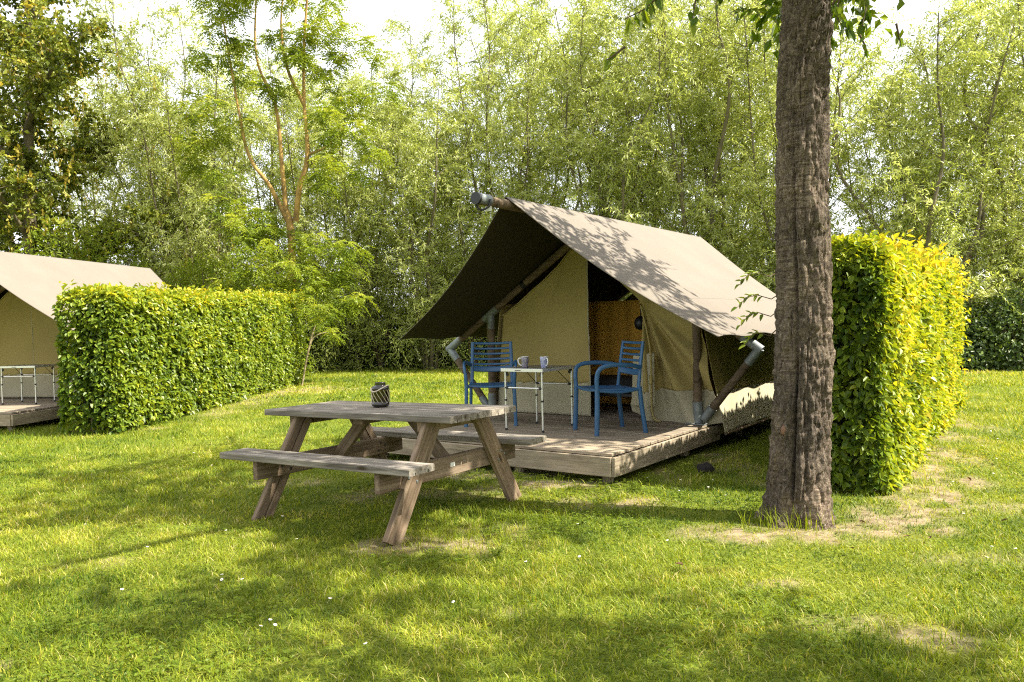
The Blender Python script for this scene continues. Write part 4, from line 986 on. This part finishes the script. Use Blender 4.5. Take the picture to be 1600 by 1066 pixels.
make_ctable('small aluminium folding table between the blue chairs, holding two mugs', (.270, 8.020, DZ), -.60)
make_ctable('aluminium folding table in front of the left tent, cut off by the photo edge', TW(-.88, 1.35, DZ, LT_A, LT_O), LT_A+.05, H=.60, LX=.62, LY=.5)

# ------------------------------------------------------------------ mugs
def mug_mat(name, c1, c2, c3, sc):
    m, n = newmat(name); b = N(n, 'ShaderNodeBsdfPrincipled', Roughness=.15)
    tc = n.nodes.new('ShaderNodeTexCoord'); v = N(n, 'ShaderNodeTexVoronoi', Scale=sc); n.links.new(tc.outputs['Object'], v.inputs['Vector'])
    c = ramp(n, v.outputs['Distance'], [(.0, c1), (.25, c2), (.32, c3), (.5, c1)], 'CONSTANT')
    z = N(n, 'ShaderNodeTexNoise', Scale=90.0, Detail=3.0); n.links.new(tc.outputs['Object'], z.inputs['Vector'])
    n.links.new(mix(n, .6, c, ramp(n, z.outputs[0], [(.45, c2), (.55, c3)], 'CONSTANT')), b.inputs['Base Color']); out(n, b.outputs[0]); return m
def make_mug(label, loc, rz, mat):
    t = thing('mug', label, 'mug', loc, rz, 'mugs on the folding table')
    link('cup', lathe_mesh('cup', [(.0, .003), (.027, .003), (.030, 0), (.032, .006), (.034, .03), (.038, .07), (.042, .110), (.0405, .112), (.039, .110), (.035, .07), (.031, .03), (.029, .010), (0, .009)], mat, 32), t)
    tube('rim', [(.0407*math.cos(a*math.pi/16), .0407*math.sin(a*math.pi/16), .111) for a in range(32)], .0022, M_white, t, 6, closed=True)
    link('handle', sweep_mesh('handle', smooth_path([(.036, 0, .095), (.058, 0, .096), (.070, 0, .078), (.066, 0, .050), (.052, 0, .030), (.034, 0, .022)], 5), .0065, .005, M_white, 10, (0, 1, 0)), t)
    return t
M_mug1 = mug_mat('mosaic_print', (.20, .13, .11), (.10, .12, .22), (.40, .36, .34), 70)
M_mug2 = mug_mat('blue_print', (.62, .62, .64), (.06, .09, .30), (.40, .42, .55), 85)
TZ = DZ+.632+.001
make_mug('dark patterned mug with white handle on the left of the folding table', (.128, 7.93, TZ), R(180), M_mug1)
make_mug('blue and white patterned mug on the right of the folding table', (.318, 7.80, TZ), R(-60), M_mug2)

# ------------------------------------------------------------------ picnic table
PT = thing('picnic_table', 'weathered wooden picnic table with attached benches on the lawn', 'picnic table', (-.9283, 5.6886, 0), -.5921)
PT.rotation_euler = (0, -.017, -.5921)
L = 1.80
def groove_board(name, L_, W_, T_, mat, parent, loc, rot=(0, 0, 0)):
    """plank with a relief groove cut along its underside; profile extruded along X"""
    w2, t2, c = W_/2, T_/2, .004; gw, gd = .005, T_*.42
    pr = [(-w2, -t2+c), (-w2+c, -t2), (-gw, -t2), (-gw, -t2+gd), (gw, -t2+gd), (gw, -t2), (w2-c, -t2), (w2, -t2+c), (w2, t2-c), (w2-c, t2), (-w2+c, t2), (-w2, t2-c)]
    key = (name, round(L_, 3), W_, T_, mat.name)
    if key not in BOXC:
        k = len(pr); V = np.array([(sx*L_/2, y, z) for sx in (-1, 1) for y, z in pr])
        F4 = np.array([[q, (q+1) % k, (q+1) % k+k, q+k] for q in range(k)])
        BOXC[key] = mesh_np(name, V, [F4[:, ::-1], np.arange(k)[None], np.arange(k, 2*k)[::-1][None]], mat)
        bm = bmesh.new(); bm.from_mesh(BOXC[key]); bmesh.ops.recalc_face_normals(bm, faces=bm.faces); bm.to_mesh(BOXC[key]); bm.free()
    return link(name, BOXC[key], parent, loc, rot)
rg = random.Random(2)
for k in range(5): groove_board('tabletop_plank', L, .145, .044, M_tabletop, PT, (rg.uniform(-.004, .004), -.304+k*.152, .728+rg.uniform(-.0012, .0012)))
SEATY = .778-.119
for sg in (-1, 1):
    for q in (-1, 1): groove_board('bench_plank', L, .117, .044, M_tabletop, PT, (rg.uniform(-.004, .004), sg*SEATY+q*.060, .461))
def beam(name, a, b, W_, T_, mat, parent=PT, roll=0, bev=.004):
    """board from a to b; W_ is measured in the plane that contains the Y axis direction of the frame"""
    a, b = Vector(a), Vector(b); X = (b-a).normalized(); Zr = Vector((1, 0, 0)) if abs(X.x) < .9 else Vector((0, 1, 0))
    Z = (Zr-X*Zr.dot(X)).normalized(); Y = Z.cross(X)
    o = link(name, box_mesh((b-a).length, W_, T_, bev, mat, name), parent)
    o.matrix_local = Matrix.Translation((a+b)/2) @ Matrix((X, Y, Z)).transposed().to_4x4() @ Matrix.Rotation(roll, 4, 'X'); return o
FX = L/2-.245
for sx in (-1, 1):
    x = sx*(FX if sx > 0 else FX-.06)
    for sy in (-1, 1):
        a_, b_ = Vector((x, sy*.69, -.015)), Vector((x, sy*.255, .700)); X = (b_-a_).normalized(); Z = Vector((1, 0, 0)); Y = Z.cross(X)
        o = groove_board('leg', round((b_-a_).length, 3), .14, .044, M_tablewood, PT, (0, 0, 0)); o.matrix_local = Matrix.Translation((a_+b_)/2) @ Matrix((X, Y, Z)).transposed().to_4x4() @ Matrix.Rotation(math.pi if sx < 0 else 0, 4, 'X')
    xi = x-sx*.046
    beam('seat_bearer', (xi, -.75, .372), (xi, .75, .372), .135, .044, M_tablewood)
    beam('top_bearer', (xi if sx > 0 else x-.046, -.335, .669), (xi if sx > 0 else x-.046, .335, .669), .07, .044, M_tablewood)
    for sy in (-1, 1):
        beam('block', (xi-.045, sy*.60, .405), (xi-.045, sy*.70, .405), .065, .044, M_tablewood)
        for q in (0, 1):
            for s2 in (0, 1):
                pass
        for (yy, zz) in ((.505, .40), (.475, .34), (.55, .375)):
            xo = x+sx*.024
            link('bolt', box_mesh(.018, .018, .007, .003, M_zinc, 'bolt'), PT, (xo, sy*(yy-.02), zz), (0, R(90), 0))
            link('bolt', box_mesh(.018, .018, .007, .003, M_black, 'bolt'), PT, (xi-sx*.024, sy*(yy-.02), zz), (0, R(90), 0))
    beam('diagonal_brace', (xi-sx*.03, 0, .36), (xi-sx*.36, 0, .690), .045, .09, M_tablewood)
box('centre_batten', .58, .09, .044, M_tablewood, PT, (0, 0, .683), (0, 0, R(90)))
box('maker_plate', .048, .028, .002, M_white, PT, (FX-.046+.0235, -.03, .378), (R(90), 0, R(90)), 0)

# ------------------------------------------------------------------ lantern on the picnic table
lx, ly = -.985, 5.745
t = thing('lantern', 'dark glass jar lantern with pale rope handle on the picnic table', 'lantern', (lx, ly, .753), .3)
mg, n = newmat('smoked_glass')
tr = N(n, 'ShaderNodeBsdfTransparent'); tr.inputs[0].default_value = (.22, .19, .14, 1); gl = N(n, 'ShaderNodeBsdfGlossy', Roughness=.06)
fr = N(n, 'ShaderNodeFresnel', IOR=1.5); ms = N(n, 'ShaderNodeMixShader'); n.links.new(fr.outputs[0], ms.inputs[0]); n.links.new(tr.outputs[0], ms.inputs[1]); n.links.new(gl.outputs[0], ms.inputs[2]); out(n, ms.outputs[0])
M_jar = principled('dark_brown_glass', (.014, .010, .008), .12, 0, .5, coat=.5)
link('glass_body', lathe_mesh('glass_body', [(.063, .030), (.063, .045), (.063, .125), (.063, .138)], mg, 40), t)
link('base', lathe_mesh('base', [(0, .002), (.050, .002), (.052, .002), (.058, .004), (.063, .009), (.0655, .017), (.0655, .020), (.0655, .040), (.062, .040), (.0, .030)], M_jar, 40), t)
link('shoulder', lathe_mesh('shoulder', [(.062, .128), (.0655, .128), (.0655, .134), (.0655, .138), (.063, .147), (.057, .153), (.048, .156), (.042, .157), (.0405, .159), (.0405, .162), (.0405, .178), (.0405, .180), (.036, .180), (.036, .158), (.060, .140)], M_jar, 40), t)
M_rib = principled('pale_rib', (.42, .37, .22), .7)  # pale diagonal bands round the dark jar
for k in range(13):
    a0 = k*2*math.pi/13
    pts = [(.0645*math.cos(a0-q*.11), .0645*math.sin(a0-q*.11), .034+q*.0115) for q in range(9)]
    link('rib', sweep_mesh('rib', pts, .0050, .0022, M_rib, 6, (0, 0, 1)), t)
link('candle', lathe_mesh('candle', [(0, .03), (.028, .03), (.028, .07), (.0, .07)], principled('wax', (.6, .5, .36), .5), 20), t)
tube('handle', smooth_path([(-.066, .0, .140), (-.070, -.035, .122), (-.045, -.068, .118), (.0, -.075, .140), (.045, -.060, .160), (.066, 0, .150)], 5), .0042, M_rope, t, 8)

# ------------------------------------------------------------------ small things in the lawn
def on_lawn(x, y): return float(height_at(np.array([[x, y]]))[0])
dm_p = lathe_mesh('petals', [(.002, .0), (.0085, .002), (.008, .004), (.0, .003)], M_white, 12); dm_c = lathe_mesh('centre', [(.003, .003), (.002, .006), (0, .0065)], principled('daisy_yellow', (.7, .45, .03), .7), 8)
dm_s = sweep_mesh('stalk', [(0, 0, -.045), (.002, 0, -.02), (0, 0, 0)], .0012, None, principled('stalk_green', (.1, .16, .03), .8), 5)
dz = [(-1.55, 4.05), (-1.42, 3.98), (-1.52, 3.97), (-1.98, 3.86), (-1.10, 3.42), (-1.06, 3.36), (-1.12, 3.35), (-.62, 3.12), (-1.86, 4.95), (-1.6, 5.3), (-1.35, 4.75), (-2.2, 4.6), (-2.9, 5.2), (-3.6, 3.6), (-.3, 3.6), (.05, 4.25), (.35, 4.3), (-.9, 3.7), (2.65, 4.3), (2.75, 4.25), (2.5, 4.1),
      (3.4, 6.0), (3.9, 6.3), (4.3, 6.9), (3.7, 5.4), (4.6, 7.6), (3.2, 4.6), (2.9, 5.0), (1.5, 6.0), (1.35, 6.3), (1.6, 6.25), (1.25, 5.9), (1.55, 5.7), (1.1, 6.4), (5.3, 8.6), (5.0, 8.0), (-3.4, 8.2), (-2.9, 7.4), (.9, 4.6), (.4, 5.0)]
for q, (x, y) in enumerate(dz):
    t = thing('daisy', 'tiny white daisy head standing in the lawn grass', 'flower', (x, y, on_lawn(x, y)+.045), q*.7, 'daisies dotted over the lawn')
    t.rotation_euler = (rng.normal()*.25-.2, rng.normal()*.25, q)
    link('petals', dm_p, t); link('centre', dm_c, t); link('stalk', dm_s, t)
t = thing('dark_lump', 'dark lump in the shaded grass beside the deck', 'soil lump', (*TW(.42, .95)[:2], .01))  # near-black lump set where a dark hollow shows in the grass
g = np.random.default_rng(3)
th = np.linspace(0, 2*np.pi, 20, endpoint=False); V = []
for k in range(6):
    r = .065*math.cos(k/5*1.5); z = .07*math.sin(k/5*1.5)
    for a in th: s = 1+.35*(float(vnoise(np.array([[math.cos(a)*2, math.sin(a)*2, k*.5]]), 1, 2, 2)[0])-.5)*2; V.append((r*s*math.cos(a)*1.3, r*s*math.sin(a), z*s))
i = np.arange(5)[:, None]*20; j = np.arange(20)[None]; F = np.stack([i+j, i+(j+1) % 20, i+20+(j+1) % 20, i+20+j], -1).reshape(-1, 4)
link('lump_body', mesh_np('lump_body', np.array(V), F, principled('near_black', (.012, .010, .008), .95, bump=((60, 60, 60), .8, .01)), smooth=True), t)

# long grass tufts round the trunk, hedge foot, deck edge and table feet
def tufts(name, spots, per, h, wdt, seed, label):
    g = np.random.default_rng(seed); Vs = []; T_ = []
    for (x, y, r) in spots:
        n_ = per; px = x+g.normal(size=n_)*r; py = y+g.normal(size=n_)*r; az = g.uniform(0, 2*np.pi, n_); ln = g.uniform(.2, 1.1, n_); H = h*(.5+.8*g.random(n_))
        z = height_at(np.stack([px, py], 1)); ww = wdt*(.6+.7*g.random(n_))
        for seg in range(1):
            o_ = np.stack([np.cos(az), np.sin(az), np.zeros(n_)], 1); s_ = np.stack([-np.sin(az), np.cos(az), np.zeros(n_)], 1)
            P = np.stack([px, py, z-.01], 1); A1 = P+(o_*np.sin(ln*.5)[:, None]+np.array([0, 0, 1])*np.cos(ln*.5)[:, None])*(H*.5)[:, None]
            A2 = A1+(o_*np.sin(ln*1.1)[:, None]+np.array([0, 0, 1])*np.cos(ln*1.1)[:, None])*(H*.5)[:, None]
            Vs.append(np.stack([P-s_*ww[:, None]/2, P+s_*ww[:, None]/2, A1+s_*ww[:, None]*.4, A1-s_*ww[:, None]*.4, A2], 1).reshape(-1, 3)); T_.append(np.repeat(.25+.3*g.random(n_), 5))
    V = np.concatenate(Vs); n_ = len(V)//5; bb = np.arange(n_)[:, None]*5
    tag(link(name, mesh_np(name, V, [bb+np.array([[0, 1, 2, 3]]), bb+np.array([[3, 2, 4]])], M_grass, {'tint': np.concatenate(T_)})), label, kind='stuff')
sp = [(1.835+.24*math.cos(a), 5.12+.24*math.sin(a), .03) for a in np.linspace(3.3, 5.6, 9)]
sp += [(1.5, 4.88, .05), (1.62, 4.86, .04)]
tufts('long_grass', sp, 9, .16, .006, 41, 'long grass tufts at the foot of the cherry trunk')
sp = [TW(x, -.22+random.gauss(0, .06))[:2]+(.03,) for x in np.linspace(-2.7, 0, 14)]+[TW(.16+abs(random.gauss(0, .08)), y)[:2]+(.03,) for y in np.linspace(0, 5, 22)]
sp += [(-.25+random.gauss(0, .35), 5.1+random.gauss(0, .22), .05) for _ in range(30)]+[(-1.6, 5.0, .05), (-2.1, 5.2, .05), (-.62, 4.75, .04)]
tufts('edge_grass', sp, 14, .11, .005, 43, 'longer grass along the deck edge and around the table feet')
g = np.random.default_rng(61); n_ = 60000
y = np.sqrt(g.uniform(2.3**2, 9**2, n_)); x = g.uniform(-1, 1, n_)*(.7*y+.4); xy = np.stack([x, y], 1)
k_ = (vnoise(xy, 1.6, 63, 2) > .65) & (vnoise(xy, 9, 64, 2) > .42) & (bare_at(xy) < .5)
lx_ = (x-DX)*math.cos(DA)+(y-DY)*math.sin(DA); ly_ = -(x-DX)*math.sin(DA)+(y-DY)*math.cos(DA)
k_ &= (vnoise(xy, 30, 66) > .35) & ~((lx_ > -2.8) & (lx_ < .05) & (ly_ > -.02)) & (np.hypot(x-TX, y-TY) > .27)
xy = xy[k_]; n_ = len(xy); pz = height_at(xy)+g.uniform(.018, .045, n_)
P = np.repeat(np.stack([xy[:, 0], xy[:, 1], pz], 1), 3, 0); a_ = (np.repeat(g.uniform(0, 6.28, n_), 3)+np.tile([0, 2.09, 4.19], n_))
d = np.stack([np.cos(a_), np.sin(a_), np.full(len(a_), .1)], 1); nr = np.tile([[0, 0, 1.]], (len(a_), 1))+g.normal(size=(len(a_), 3))*.25
tag(link('clover', leaf_mesh('clover', P, d, nr, .015, .014, np.repeat(.02+.25*g.random(n_), 3), M_ash)), 'patches of low clover in the lawn', kind='stuff')
M_dead = principled('dead_leaf', (.15, .085, .035), .9, noise=((60, 60, 60), .35))
fl_ = [leaf_mesh('leaf_blade', np.zeros((1, 3)), np.array([[1., 0, 0.]]), np.array([[0, 0, 1.]]), .052, .028, np.array([.5]), M_dead, six=True, curl=c_, fold=.3) for c_ in (-.15, .1, .25)]
for q, (x, y) in enumerate([(2.28, 4.55), (2.42, 4.5), (2.9, 4.3), (1.9, 4.35), (3.05, 4.85), (2.2, 4.95), (3.6, 6.1), (.9, 4.15)]):
    t = link('fallen_leaf', fl_[q % 3], None, (x, y, on_lawn(x, y)+.035), (g.normal()*.3, g.normal()*.3, q*1.3)); tag(t, 'small dead brown leaf lying on the lawn', 'leaf', 'dead leaves scattered on the lawn')
